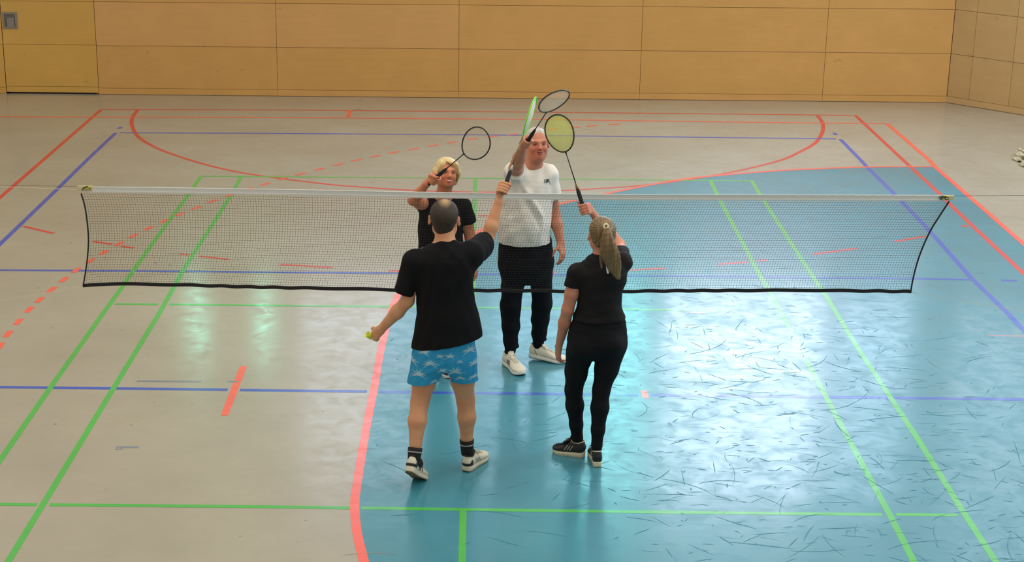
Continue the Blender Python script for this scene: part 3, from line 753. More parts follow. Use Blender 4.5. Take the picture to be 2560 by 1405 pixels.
# ---- anatomy
def basis(fwd, up):
    """columns: x = person's left-to-right across, y = forward, z = up"""
    f = unit(fwd); u = unit(np.asarray(up, float) - f * (np.asarray(up, float) @ f)); x = np.cross(f, u)
    return np.stack([x, f, u], 1)
ZS = 0.90
ZV = np.array((1, 1, ZS))
def add_head(F, c, R, s=1.0, smile=True, fem=False):
    c = np.asarray(c, float); T = lambda x, y, z: c + R @ (np.array((x, y, z)) * s * ZV)
    E = lambda p, r, k=0.012, sub=False: F.ell(T(*p), np.array(r) * s * ZV, R, k, sub)
    jw = 0.9 if fem else 1.0
    E((0, -0.014, 0.030), (0.0765, 0.096, 0.090))
    E((0, 0.020, -0.030), (0.066 * jw, 0.072, 0.082), 0.03)
    E((0, 0.040, -0.085), (0.043 * jw, 0.046, 0.034), 0.035)
    E((0, 0.072, -0.103), (0.021 * jw, 0.016, 0.016), 0.02)
    for sg in (-1, 1):
        E((sg * 0.038 * jw, 0.058, -0.040), (0.024, 0.024, 0.024), 0.025)
        E((sg * 0.047 * jw, 0.010, -0.080), (0.020, 0.034, 0.026), 0.03)
        F.cone(T(sg * 0.014, 0.087, 0.017), T(sg * 0.042, 0.078, 0.018), 0.008 * s, 0.006 * s, 0.02)
        E((sg * 0.032, 0.097, -0.002), (0.017, 0.013, 0.0095), 0.010, True)
        F.cone(T(sg * 0.012, 0.095, -0.037), T(sg * 0.011, 0.087, -0.037), 0.0075 * s, 0.006 * s, 0.006)
        # ears
        ea = basis(R @ np.array((sg * 1.0, 0.0, 0)), R @ np.array((0, -0.15, 1))) if False else basis(R @ np.array((sg * 0.8, -0.6, 0)), R @ np.array((0, -0.15, 1)))
        F.ell(T(sg * 0.084, -0.014, -0.012), np.array((0.018, 0.0075, 0.032)) * s, ea, 0.006)
        F.ell(T(sg * 0.0915, -0.006, -0.008), np.array((0.008, 0.005, 0.017)) * s, ea, 0.004, True)
    F.cone(T(0, 0.086, 0.010), T(0, 0.107, -0.032), 0.0065 * s, 0.0095 * s, 0.012)
    # mouth
    for sg in (-1, 1):
        F.cone(T(0, 0.090, -0.061), T(sg * 0.024, 0.078, -0.056 if smile else -0.062), 0.0055 * s, 0.003 * s, 0.006)
        F.cone(T(0, 0.088, -0.077), T(sg * 0.021, 0.078, -0.066), 0.006 * s, 0.003 * s, 0.006)
    if smile:
        for sg in (-1, 1):
            F.cone(T(0, 0.097, -0.0675), T(sg * 0.020, 0.085, -0.061), 0.0042 * s, 0.0020 * s, 0.003, True)
            F.cone(T(sg * 0.022, 0.094, -0.036), T(sg * 0.036, 0.078, -0.066), 0.0022 * s, 0.002 * s, 0.008, True)
def add_relaxed_hand(F, W, d, n, s, curl=(0.25, 0.3, 0.35, 0.4), sc=1.0, thumb=0.5, spread=0.10, k=0.004):
    """W wrist, d direction of the hand, n palm normal, s side the thumb is on"""
    W = np.asarray(W, float); d = unit(d); n = unit(np.asarray(n) - d * (np.asarray(n) @ d)); s_ = unit(np.asarray(s) - d * (np.asarray(s) @ d) - n * (np.asarray(s) @ n))
    P = lambda a, b, c: W + (d * a + s_ * b + n * c) * sc
    for off, e in ((0.026, 0.088), (0.009, 0.092), (-0.009, 0.088), (-0.025, 0.080)):
        F.cone(P(0.005, off * 0.55, 0), P(e, off, 0), 0.0165 * sc, 0.0115 * sc, 0.016, flat=(n, 0.85))
    F.cone(P(0.015, 0.016, 0.006), P(0.05, 0.030, 0.010), 0.018 * sc, 0.014 * sc, 0.014)
    for off, e, (l1, l2, l3), cu, sp in ((0.027, 0.088, (0.042, 0.025, 0.019), curl[0], spread), (0.009, 0.093, (0.046, 0.029, 0.020), curl[1], spread * 0.3), (-0.009, 0.089, (0.043, 0.027, 0.019), curl[2], -spread * 0.4), (-0.026, 0.080, (0.034, 0.020, 0.017), curl[3], -spread)):
        p = P(e, off, 0); a = cu * 0.8; dd = d + s_ * sp
        r = 0.0088 * sc
        for L, r2 in ((l1, 0.0082), (l2, 0.0074), (l3, 0.0062)):
            dv = unit(dd) * math.cos(a) + n * math.sin(a)
            q = p + dv * L * sc; F.cone(p, q, r, r2 * sc, k); p = q; r = r2 * sc; a += cu * 1.3
    p = P(0.030, 0.030, 0.010); dv = unit(d * 0.75 + s_ * 0.75 + n * thumb); q = p + dv * 0.038 * sc; F.cone(p, q, 0.0125 * sc, 0.0098 * sc, 0.008)
    dv = unit(d * 1.0 + s_ * 0.25 + n * (thumb + 0.35)); p = q; q = p + dv * 0.032 * sc; F.cone(p, q, 0.0096 * sc, 0.0078 * sc, k)
    dv = unit(d * 1.0 - s_ * 0.1 + n * (thumb + 0.5)); F.cone(q, q + dv * 0.024 * sc, 0.0078 * sc, 0.0062 * sc, k)
def add_grip_hand(F, W, H, A, nsign=1, sc=1.0, k=0.0035, hr=0.014):
    """hand closed round a handle: W wrist, H gripped point, A handle axis towards the racket head"""
    W = np.asarray(W, float); H = np.asarray(H, float); A = unit(A); d = H - W; d = unit(d - A * (d @ A)); n = np.cross(A, d) * nsign
    def C(phi, off, r): 
        a = math.radians(phi); return H + A * off + (n * math.cos(a) + d * math.sin(a)) * r
    base = hr + 0.010
    # palm and heel of the hand
    for off in (-0.030, -0.012, 0.006, 0.022):
        F.cone(W + A * off * 0.35, C(-60, off, base + 0.012), 0.020 * sc, 0.0145 * sc, 0.016)
        F.cone(C(-60, off, base + 0.012), C(5, off * 1.05, base + 0.010), 0.0145 * sc, 0.0115 * sc, 0.010)
    for i, (off, r1) in enumerate(((0.030, 0.0092), (0.011, 0.0095), (-0.008, 0.0092), (-0.026, 0.0082))):
        pts = [(5, base + 0.011), (50, base + 0.009), (95, base + 0.003), (140, base + 0.001), (185, base), (225, base - 0.001)]
        ps = [C(a, off + 0.004 * (a - 5) / 200 * (1 if i == 0 else 0.3), r) for a, r in pts]
        for a, b, ra in zip(ps[:-1], ps[1:], (r1 * 1.06, r1 * 1.03, r1, r1 * 0.95, r1 * 0.88)):
            F.cone(a, b, ra * sc, ra * 0.97 * sc, k)
    t = [C(-95, -0.006, base + 0.016), C(-140, 0.020, base + 0.010), C(-185, 0.040, base + 0.004), C(-215, 0.056, base + 0.001)]
    for a, b, ra, rb in zip(t[:-1], t[1:], (0.0145, 0.0112, 0.0092), (0.0115, 0.0092, 0.0075)): F.cone(a, b, ra * sc, rb * sc, 0.005)
# ---- shoes
def shoe(name, parent, heel, yaw, pitch=0.0, L=0.295, Wd=0.104, M_up=None, M_sole=None, M_lace=None, M_in=None, stripes=None, M_heel=None, roll=0.0, outsole=None, tongue_mark=None, side='r', toe_pivot=False):
    """trainer built along +x (heel at origin), set down at heel, turned by yaw; pitch lifts the heel about the toe"""
    Rm = Matrix.Rotation(yaw, 4, 'Z')
    if pitch: 
        pv = Vector((L * 0.80, 0, 0)); Rm = Rm @ Matrix.Translation(pv) @ Matrix.Rotation(pitch, 4, 'Y') @ Matrix.Translation(-pv)
    if roll: Rm = Rm @ Matrix.Rotation(roll, 4, 'X')
    T = Matrix.Translation(heel) @ Rm
    mir = -1 if side == 'l' else 1
    def hw(t):  # half widths (inner, outer) of the footprint at t 0..1
        b = np.interp(t, (0, .03, .12, .3, .45, .62, .75, .88, .96, 1.0), (.30, .56, .66, .64, .66, .86, 1.0, .86, .55, .22)) * Wd / 2
        cy = np.interp(t, (0, .3, .6, 1.0), (0, -.003, .0, .008)) * mir
        return b, cy
    n = 44; V = []; Fc = []
    zs = ((0.0, 0.93), (0.005, 0.98), (0.016, 0.99), (0.022, 0.94))
    for z, f in zs:
        for i in range(n):
            a = 2 * math.pi * i / n; t = 0.5 - 0.5 * math.cos(a); b, cy = hw(t)
            sy = 1 if math.sin(a) >= 0 else -1
            rise = 0.012 * max(0, (t - 0.8) / 0.2) ** 2 + 0.006 * max(0, (0.1 - t) / 0.1) ** 2
            zz = z + (0.008 * max(0, 1 - t * 2.2) if z > 0.015 else 0)
            V.append((t * L, cy + sy * b * f * (abs(math.sin(a)) ** 0.001 if 0.001 < t < 0.999 else 0), zz + rise))
    for r in range(len(zs) - 1):
        for i in range(n): j = (i + 1) % n; Fc.append((r * n + i, r * n + j, (r + 1) * n + j, (r + 1) * n + i))
    Fc.append(tuple(range(n))[::-1]); Fc.append(tuple(range((len(zs) - 1) * n, len(zs) * n)))
    root = empty(name, (0, 0, 0)); root.parent = parent
    root.location = Vector(heel) - origin(parent)
    def put(nm, vs, fs, mat, smooth=True, par=None):
        return mesh_obj(nm, [T @ Vector(v) for v in vs], fs, mat, par or root, smooth)
    put('midsole', V, Fc, M_sole)
    Vo = []; Fo = []
    for z in (-0.0045, 0.001):
        for i in range(n):
            a = 2 * math.pi * i / n; t = 0.5 - 0.5 * math.cos(a); b, cy = hw(t); sy = 1 if math.sin(a) >= 0 else -1
            rise = 0.012 * max(0, (t - 0.8) / 0.2) ** 2 + 0.006 * max(0, (0.1 - t) / 0.1) ** 2
            Vo.append((t * L, cy + sy * b * 0.93, z + rise + 0.0045))
    for i in range(n): j = (i + 1) % n; Fo.append((i, j, n + j, n + i))
    Fo.append(tuple(range(n))[::-1]); Fo.append(tuple(range(n, 2 * n)))
    put('outsole', [(v[0], v[1], v[2] - 0.004) for v in Vo], Fo, outsole or M_sole)
    F = Field((-0.02, -0.07, 0.0), (L + 0.02, 0.07, 0.135), 0.0035)
    st = []
    for t, w, zc, hh in ((0.06, .62, .050, .034), (0.14, .66, .056, .042), (0.27, .63, .056, .043), (0.40, .64, .052, .040), (0.52, .74, .046, .034), (0.65, .88, .040, .027), (0.78, .92, .035, .022), (0.89, .74, .032, .019), (0.95, .5, .030, .015)):
        b, cy = hw(t); st.append((((t * L), cy, zc), b * 0.98, hh, (0, 1, 0)))
    F.chain(st, 0.008, 2)
    F.cone((0.035, 0, 0.05), (0.030, 0, 0.092), 0.030, 0.026, 0.015, flat=((0, 1, 0), 0.95))
    F.cone((0.09, 0, 0.06), (0.088, 0, 0.088), 0.030, 0.026, 0.015)
    F.cone((0.030, 0, 0.110), (0.075, 0, 0.105), 0.0235, 0.024, 0.004, True)
    F.cone((0.035, 0, 0.085), (0.080, 0, 0.080), 0.021, 0.023, 0.004, True)
    P, Q = F.mesh(); P = P[:, :]
    def surf(x, y):  # height of the upper at (x,y)
        i = int(round((x - F.lo[0]) / F.h)); j = int(round((y - F.lo[1]) / F.h))
        cz = F.d[i, j, :]; k_ = np.nonzero(cz < 0)[0]
        return F.lo[2] + (k_[-1] + 0.5) * F.h if len(k_) else 0.03
    P2 = np.array([list(T @ Vector(p)) for p in P])
    up = np_obj('upper', P2, Q, M_up, root, smooth_it=1)
    # tongue, laces, collar lining, stripes, heel patch
    tg = []
    tv, tf = [], []
    for i, (x, z) in enumerate(((0.150, 0.084), (0.128, 0.098), (0.108, 0.114), (0.098, 0.134))):
        for y in (-0.024, -0.012, 0.0, 0.012, 0.024): tv.append((x, y, z - abs(y) * 0.35)); 
    for i in range(3):
        for j in range(4): tf.append((i * 5 + j, i * 5 + j + 1, i * 5 + j + 6, i * 5 + j + 5))
    to = put('tongue', tv, tf, M_up); md = to.modifiers.new('thickness', 'SOLIDIFY'); md.thickness = 0.006
    Vl, Fl = [], []
    for i, x in enumerate((0.122, 0.140, 0.158, 0.176, 0.194)):
        w = 0.021 - 0.001 * i
        for sg in (-1, 1):
            tube_data([Vector((x + 0.010 * sg * (y / w), y, surf(x, y) + 0.003)) for y in np.linspace(-w, w, 7)], 0.0026, 5, V=Vl, F=Fl)
    zt = surf(0.116, 0) + 0.006
    for sg in (-1, 1):
        tube_data(catmull([(0.116, 0, zt), (0.118, sg * 0.020, zt + 0.008), (0.128, sg * 0.036, zt - 0.002), (0.124, sg * 0.022, zt - 0.002), (0.117, 0, zt + 0.002)], 4), 0.0022, 5, V=Vl, F=Fl)
        tube_data(catmull([(0.116, 0, zt), (0.135, sg * 0.028, zt), (0.145, sg * 0.045, zt - 0.020)], 4), 0.0022, 5, V=Vl, F=Fl)
    put('laces', Vl, Fl, M_lace or M_sole)
    def sidey(x, z, sg):
        i = int(round((x - F.lo[0]) / F.h)); k_ = int(round((z - F.lo[2]) / F.h)); c_ = F.d[i, :, k_]; jj = np.nonzero(c_ < 0)[0]
        return F.lo[1] + ((jj[-1] if sg > 0 else jj[0]) + 0.5 * sg) * F.h
    if stripes:
        mat_s, xs, w = stripes
        for sg in (-1, 1):
            for x in xs:
                sv = []
                for a_ in range(7):
                    u = a_ / 6; z = 0.036 + 0.036 * u; xx = x + 0.022 * (1 - u)
                    for dx in (0, w): sv.append((xx + dx, sidey(xx + dx, z, sg) + sg * 0.0012, z))
                sf = [(2 * a_, 2 * a_ + 1, 2 * a_ + 3, 2 * a_ + 2) for a_ in range(6)]
                q = put('stripe', sv, sf, mat_s); md = q.modifiers.new('thickness', 'SOLIDIFY'); md.thickness = 0.0015; md.offset = 0
    if M_heel:
        hv = []
        for i in range(9):
            a = math.radians(105 + 18.75 * i)
            for z in (0.040, 0.055, 0.070, 0.084):
                r_ = 0.005; 
                while r_ < 0.06:
                    ii = int(round((0.05 + r_ * math.cos(a) - F.lo[0]) / F.h)); jj = int(round((r_ * math.sin(a) - F.lo[1]) / F.h)); kk = int(round((z - F.lo[2]) / F.h))
                    if r_ > 0.02 and F.d[ii, jj, kk] > 0: break
                    r_ += 0.001
                hv.append((0.05 + (r_ + 0.0015) * math.cos(a), (r_ + 0.0015) * math.sin(a), z))
        hf = [(i * 4 + j, i * 4 + j + 1, i * 4 + j + 5, i * 4 + j + 4) for i in range(8) for j in range(3)]
        q = put('heel_patch', hv, hf, M_heel); md = q.modifiers.new('thickness', 'SOLIDIFY'); md.thickness = 0.003; md.offset = 0
    if M_in:
        cv = [(0.052 + 0.046 * math.cos(a), 0.027 * math.sin(a), 0.095 + 0.012 * abs(math.cos(a)) ** 2) for a in [k_ * math.pi / 12 for k_ in range(24)]]
        Vc, Fc2 = tube_data(cv, 0.0045, 6, closed=True); put('collar', Vc, Fc2, M_in)
    return root
# ---- rackets
M_grip = plain('grip_black', srgb(22, 22, 24), 0.75, bump=0.3, scale=80)
M_shaft = plain('racket_shaft', srgb(46, 44, 36), 0.25, 0.5)
def string_mat(name, col, a):
    m, N, L, B = new_mat(name)
    B.inputs['Base Color'].default_value = col; B.inputs['Roughness'].default_value = 0.5; B.inputs['Alpha'].default_value = 1.0
    return m
def racket(butt, tip, face_n, M_frame, M_str, label, M_sh=None, strands=0.0009, Lr=None, grip_len=0.17, cap=None, headw=0.205, headl=0.255, overgrip=None, wdir=None, nstr=(20, 24)):
    butt = Vector(butt); A = (Vector(tip) - butt); Ltot = Lr or A.length; A.normalize()
    n = Vector(face_n); n = (n - A * n.dot(A)).normalized(); sd = A.cross(n).normalized()
    if wdir is not None:
        sd = Vector(wdir); sd = (sd - A * sd.dot(A)).normalized(); n = sd.cross(A).normalized()
    r = empty('badminton_racket', butt); tag(r, label, 'racket', 'badminton rackets raised together over the net')
    P = lambda a, b, c=0: butt + A * a + sd * b + n * c
    # octagonal grip, wrapped
    pts = []; rad = []
    for i in range(36):
        t = i / 35; pts.append(P(t * grip_len, 0)); rad.append(0.0135 + (0.0025 if t < 0.06 else 0) + 0.0005 * math.sin(i * 1.6) - (0.004 * max(0, (t - 0.9) / 0.1)))
    tube('grip', pts, rad, overgrip or M_grip, r, 8)
    tube('shaft_cone', [P(grip_len - 0.002, 0), P(grip_len + 0.012, 0), P(grip_len + 0.03, 0), P(grip_len + 0.042, 0)], [0.011, 0.0105, 0.0065, 0.0045], cap or M_grip, r, 12)
    hc = Ltot - headl / 2
    tube('shaft', [P(grip_len + 0.035, 0), P((grip_len + Ltot - headl) / 2, 0), P(Ltot - headl - 0.002, 0)], 0.0036, M_sh or M_shaft, r, 10)
    tj = [P(Ltot - headl - 0.018, 0), P(Ltot - headl - 0.004, 0), P(Ltot - headl + 0.004, 0)]
    tube('throat', tj, [0.0042, 0.0065, 0.0075], M_frame, r, 10)
    ring = []
    def hp(a): 
        w = headw / 2 * (1 - 0.05 * math.cos(a)); return (hc - headl / 2 * math.cos(a), w * math.sin(a) * (1 + 0.03 * math.cos(a + math.pi)))
    for i in range(64):
        x, y = hp(2 * math.pi * i / 64); ring.append(P(x, y))
    tube('frame', ring, 0.0050, M_frame, r, 8, closed=True)
    V = []; F = []
    na, nb = nstr
    for i in range(-(na // 2), na // 2 + 1):
        y = i * headw / (na + 2.0); c = math.sqrt(max(0, 1 - (y / (headw / 2)) ** 2)); tube_data([P(hc - headl / 2 * c, y), P(hc, y, 0.0004 * (i % 2)), P(hc + headl / 2 * c, y)], strands, 4, V=V, F=F)
    for i in range(-(nb // 2), nb // 2 + 1):
        x = i * headl / (nb + 2.0); c = math.sqrt(max(0, 1 - (x / (headl / 2)) ** 2)); tube_data([P(hc + x, -headw / 2 * c), P(hc + x, 0, 0.0004 * (i % 2)), P(hc + x, headw / 2 * c)], strands, 4, V=V, F=F)
    mesh_obj('strings', V, F, M_str, r, True)
    return r
# ---- skin
def skin_mat(name, col, red, s=1.0):
    m, N, L, B = new_mat(name)
    geo = nd(N, 'ShaderNodeNewGeometry'); co = geo.outputs['Position']
    f = noise(N, L, co, 14, 3); f2 = noise(N, L, co, 60, 2)
    c = mixc(N, L, rng(N, L, f, 0.35, 0.7, 0, 0.55), col, red)
    c = mixc(N, L, rng(N, L, f2, 0.3, 0.7, 0, 0.12), c, tuple(x * 0.7 for x in col[:3]) + (1,))
    at_ = nd(N, 'ShaderNodeAttribute', attribute_name='tone')
    c = mixc(N, L, at_.outputs['Fac'], c, red)
    L.new(c, B.inputs['Base Color']); B.inputs['Roughness'].default_value = 0.5
    B.inputs['Subsurface Weight'].default_value = 0.12; B.inputs['Subsurface Radius'].default_value = (0.02, 0.008, 0.005); B.inputs['Subsurface Scale'].default_value = 0.4
    B.inputs['Specular IOR Level'].default_value = 0.35
    return m
def hair_mat(name, a, b, sc=90, rough=0.45, stretch=0.12, ysc=1.0):
    m, N, L, B = new_mat(name)
    geo = nd(N, 'ShaderNodeTexCoord'); co = geo.outputs['Object']
    f = noise(N, L, mapped(N, L, co, 0, (1, ysc, stretch)), sc, 3, 0.6); f3 = noise(N, L, mapped(N, L, co, 0, (1, 1, max(stretch, 0.3))), 14, 2)
    at_ = nd(N, 'ShaderNodeAttribute', attribute_name='tone')
    c = mixc(N, L, rng(N, L, f, 0.3, 0.7, 0, 1), a, b)
    c = mixc(N, L, rng(N, L, f3, 0.35, 0.7, 0, 0.4), c, a)
    L.new(c, B.inputs['Base Color']); B.inputs['Roughness'].default_value = rough
    return m
# ================================================================ the man in front (seen from behind), black shirt, blue palm shorts
M_skinA = skin_mat('skin_fair', srgb(204, 152, 112), srgb(198, 122, 92))
M_black = plain('black_cotton', srgb(15, 15, 18), 0.9, var=0.15, scale=12, spec=0.2)
def aim(b, px, py, L, sgn):
    """point seen at (px,py) lying L metres from b, farther (sgn=1) or nearer (-1)"""
    best = None
    for i in range(-140, 141):
        Y = b[1] + i * 0.005; e = abs(np.linalg.norm(np.array(at(px, py, Y)) - b) - L)
        if i * sgn >= 0 and (best is None or e < best[0]): best = (e, Y)
    return np.array(at(px, py, best[1]))
a_ = lambda x, y, Y: np.array(at(x, y, Y))
X_ = np.array((1.0, 0, 0))
def man_front():
    root = empty('person', (-0.05, -1.45, 0)); tag(root, 'man seen from behind in black t-shirt and blue palm-print shorts, raising a racket', 'person')
    Yb = -1.45
    F = Field((-0.78, -1.85, 0.03), (0.40, -0.85, 1.92), 0.005)
    # joints
    neck = a_(1113, 612, -1.42); headc = a_(1111, 545, -1.36)
    shL = a_(1036, 655, -1.44); elL = a_(1019, 752, -1.46); wrL = a_(952, 824, -1.38)
    shR = a_(1180, 632, -1.42); elR = a_(1217, 604, -1.19); wrR = a_(1247, 506, -1.10)
    hipL = a_(1072, 895, -1.46); hipR = a_(1148, 893, -1.44)
    knL = a_(1050, 1003, -1.50); knR = a_(1164, 1000, -1.36)
    anL = np.array((-0.322, -1.652, 0.168)); anR = a_(1168, 1130, -1.37)
    side = unit((1, 0.05, 0))
    # torso and hips
    F.chain([(a_(1110, 888, Yb), 0.150, 0.105, side), (a_(1109, 850, Yb), 0.17, 0.115, side), (a_(1110, 800, Yb), 0.155, 0.105, side), (a_(1111, 750, Yb), 0.155, 0.105, side), (a_(1112, 700, Yb + .01), 0.175, 0.115, side), (a_(1112, 660, Yb + .02), 0.185, 0.110, side), (a_(1112, 632, Yb + .03), 0.135, 0.085, side), (neck, 0.070, 0.065, side)], 0.02)
    F.cone(neck, headc + np.array((0, -0.01, -0.03)), 0.064, 0.060, 0.03)
    Rh = basis((0.10, 1, 0.10), (0, -0.1, 1))
    add_head(F, headc, Rh, 1.09)
    # arms
    for sh, el, wr in ((shL, elL, wrL), (shR, elR, wrR)):
        F.cone(sh, sh * 0.4 + el * 0.6, 0.060, 0.047, 0.03); F.cone(sh * 0.4 + el * 0.6, el, 0.047, 0.040, 0.02)
        mid = el * 0.62 + wr * 0.38
        F.cone(el, mid, 0.040, 0.043, 0.02); F.cone(mid, wr, 0.042, 0.0265, 0.02, )
    F.cone(a_(1150, 640, -1.43), shR, 0.075, 0.066, 0.03)
    F.cone(a_(1060, 650, -1.43), shL, 0.075, 0.066, 0.03)
    # left fist
    fd = unit(a_(931, 846, -1.36) - wrL)
    add_relaxed_hand(F, wrL, fd, (0.35, 1, -0.2), (-0.8, 0.3, 0.5), curl=(1.2, 1.25, 1.25, 1.3), sc=0.93, thumb=0.6, spread=0.03)
    # legs
    for hip, kn, an, sg in ((hipL, knL, anL, -1), (hipR, knR, anR, 1)):
        F.cone(hip, hip * 0.45 + kn * 0.55, 0.092, 0.074, 0.03); F.cone(hip * 0.45 + kn * 0.55, kn, 0.074, 0.057, 0.02)
        ca = kn * 0.68 + an * 0.32 + np.array((0.004 * sg, -0.012, 0))
        F.cone(kn, ca, 0.055, 0.058, 0.025); F.cone(ca, kn * 0.3 + an * 0.7, 0.057, 0.040, 0.02); F.cone(kn * 0.3 + an * 0.7, an, 0.040, 0.030, 0.01)
        F.ell(hip + np.array((0, -0.02, -0.01)), (0.080, 0.075, 0.09), None, 0.03)
    F.cone(anR, anR + np.array((0.03, 0.06, -0.05)), 0.026, 0.024, 0.01); F.cone(anL, anL + np.array((0.04, 0.08, -0.08)), 0.026, 0.022, 0.01)
    # right hand round the grip
    butt = a_(1257, 481, -1.105); tip = aim(butt, 1341, 246, 0.66, 1)
    Ax = unit(tip - butt); H = butt + Ax * 0.024
    wr2 = a_(1249, 503, -1.12)
    add_grip_hand(F, wrR, H, Ax, nsign=-1, sc=1.0)
    P, Q = F.mesh()
    hz = headc[2]
    body = np_obj('body', P, Q, M_skinA, root, 1, col=lambda x, y, z: 0.6 * np.clip(1 - np.abs(np.hypot(np.abs(x - headc[0]) - 0.084, 0) ) / 0.012, 0, 1) * (np.abs(z - hz) < 0.05) * (np.abs(y - headc[1]) < 0.06))
    racket(butt, tip, (1.0, -0.26, -0.30), plain('racket_lime', srgb(120, 215, 50), 0.3), plain('string_white', srgb(225, 225, 215), 0.5), 'lime green badminton racket seen edge-on, held by the man in palm-print shorts', Lr=(Vector(tip) - Vector(butt)).length, M_sh=plain('shaft_gold_black', srgb(96, 92, 40), 0.3, 0.4, 0.7, 18), grip_len=0.15, cap=plain('racket_cap_silver', srgb(150, 150, 140), 0.3, 0.6))
    # hair: short dark crop, thin crown
    Fh = Field(headc - 0.16, headc + 0.16, 0.004)
    T = lambda x, y, z: headc + Rh @ (np.array((x, y, z)) * 1.09 * ZV)
    Fh.ell(T(0, -0.014, 0.032), np.array((0.0815, 0.1005, 0.093)) * 1.09 * ZV, Rh, 0.01)
    Fh.ell(T(0, -0.045, -0.045), np.array((0.054, 0.050, 0.068)) * 1.09, Rh, 0.03)
    Fh.cone(T(0, 0.085, -0.06), T(0, 0.085, 0.02), 0.075, 0.065, 0.02, True)
    for sg in (-1, 1): Fh.ell(T(sg * 0.085, 0.0, -0.035), (0.022, 0.040, 0.050), None, 0.012, True)
    for sg in (-1, 1): Fh.ell(T(sg * 0.055, -0.06, -0.118), (0.05, 0.06, 0.045), None, 0.02, True)
    Fh.add(wrinkles(3, 0.0006, 0.014))
    P, Q = Fh.mesh()
    cr = T(0.005, -0.015, 0.12)
    Mh = hair_mat('short_brown_hair', srgb(34, 25, 17), srgb(64, 48, 32), 90, 0.7, 0.6)
    N = Mh.node_tree.nodes; L = Mh.node_tree.links; B = N['Principled BSDF']; src = B.inputs['Base Color'].links[0].from_socket
    at2 = nd(N, 'ShaderNodeAttribute', attribute_name='tone')
    L.new(mixc(N, L, at2.outputs['Fac'], src, srgb(206, 168, 120)), B.inputs['Base Color'])
    np_obj('hair', P, Q, Mh, root, 1, col=lambda x, y, z: np.clip(1.25 - np.sqrt(((x - cr[0]) / 0.036) ** 2 + ((y - cr[1] + 0.01) / 0.055) ** 2 + ((z - cr[2]) / 0.05) ** 2), 0, 1) * 0.75 * (0.6 + 0.4 * np.sin(x * 500 + 3 * np.sin(y * 90)) ** 2))
    # t-shirt
    S_ = Field((-0.50, -1.72, 0.82), (0.32, -1.02, 1.66), 0.0065)
    rows = [(1119, 905, 92, .15), (1119, 870, 91, .15), (1120, 830, 86, .145), (1118, 795, 80, .14), (1114, 755, 73, .13), (1112, 715, 72, .128), (1111, 680, 76, .13), (1111, 652, 78, .125), (1112, 632, 58, .095), (1113, 616, 30, .068), (1113, 609, 24, .056)]
    st = []
    for x, y, hwp, ry in rows:
        c = a_(x, y, Yb + 0.01); st.append((c, hwp / 402.0, ry, side))
    S_.chain(st, 0.02)
    cL = a_(1008, 733, -1.46); S_.cone(a_(1048, 655, -1.44), shL, 0.078, 0.074, 0.03); S_.sleeve([shL, a_(1003, 752, -1.47)], [0.074, 0.066], cL, unit(elL - shL) + np.array((-0.15, 0, 0)))
    cR = a_(1216, 600, -1.23); S_.cone(a_(1148, 640, -1.44), a_(1180, 634, -1.42), 0.085, 0.078, 0.04); S_.sleeve([a_(1180, 634, -1.42), a_(1214, 604, -1.22), a_(1232, 590, -1.12)], [0.078, 0.068, 0.062], cR, unit(unit(elR - shR) + np.array((0.25, 0.2, 0))))
    S_.cone(a_(1180, 650, -1.43), a_(1208, 630, -1.26), 0.055, 0.045, 0.03)
    for f in (fold(a_(1190, 668, -1.50), a_(1095, 735, -1.60), 0.008, 0.02), fold(a_(1195, 650, -1.45), a_(1100, 650, -1.58), -0.006, 0.016), fold(a_(1200, 690, -1.45), a_(1150, 830, -1.62), 0.007, 0.022), fold(a_(1170, 720, -1.55), a_(1090, 800, -1.62), -0.006, 0.02), fold(a_(1045, 700, -1.5), a_(1070, 860, -1.62), 0.006, 0.02), fold(a_(1130, 628, -1.5), a_(1190, 612, -1.42), 0.006, 0.014), fold(a_(1060, 640, -1.55), a_(1140, 655, -1.6), 0.005, 0.015)): S_.add(f)
    S_.add(wrinkles(11, 0.0035, 0.11))
    P, Q = S_.mesh()
    hl = a_(1029, 868, Yb); hr_ = a_(1211, 838, Yb); hem_c = (hl + hr_) / 2; hd = hr_ - hl
    hem_n = np.cross(hd, (0, 1, 0)); hem_n = hem_n if hem_n[2] < 0 else -hem_n
    nk = a_(1113, 609, -1.43)
    cuts = [(hem_c, hem_n, None)]
    np_obj('t_shirt', P, Q, M_black, root, 4, cuts, 0.004)
    # shorts
    S_ = Field((-0.40, -1.72, 0.55), (0.28, -1.18, 1.05), 0.005)
    S_.chain([(a_(1112, 925, Yb), 0.14, 0.10, side), (a_(1112, 905, Yb), 0.195, 0.135, side), (a_(1112, 875, Yb), 0.195, 0.135, side), (a_(1112, 840, Yb), 0.18, 0.125, side), (a_(1112, 815, Yb), 0.17, 0.12, side)], 0.02)
    S_.cone(a_(1070, 895, -1.46), a_(1057, 965, -1.48), 0.108, 0.112, 0.03, flat=((1, 0, 0), 0.92)); S_.cone(a_(1150, 895, -1.44), a_(1157, 962, -1.41), 0.108, 0.112, 0.03, flat=((1, 0, 0), 0.92))
    S_.ell(a_(1113, 966, -1.45), (0.042, 0.25, 0.155), None, 0.012, True)
    for f in (fold(a_(1113, 905, -1.58), a_(1060, 940, -1.58), 0.007, 0.016), fold(a_(1113, 905, -1.57), a_(1165, 945, -1.55), 0.007, 0.016), fold(a_(1113, 880, -1.6), a_(1113, 925, -1.57), -0.012, 0.014), fold(a_(1035, 890, -1.5), a_(1045, 950, -1.55), 0.006, 0.018), fold(a_(1190, 890, -1.5), a_(1180, 950, -1.5), 0.006, 0.018)): S_.add(f)
    S_.add(wrinkles(5, 0.003, 0.07))
    P, Q = S_.mesh()
    rs = np.random.RandomState(4); palms = []
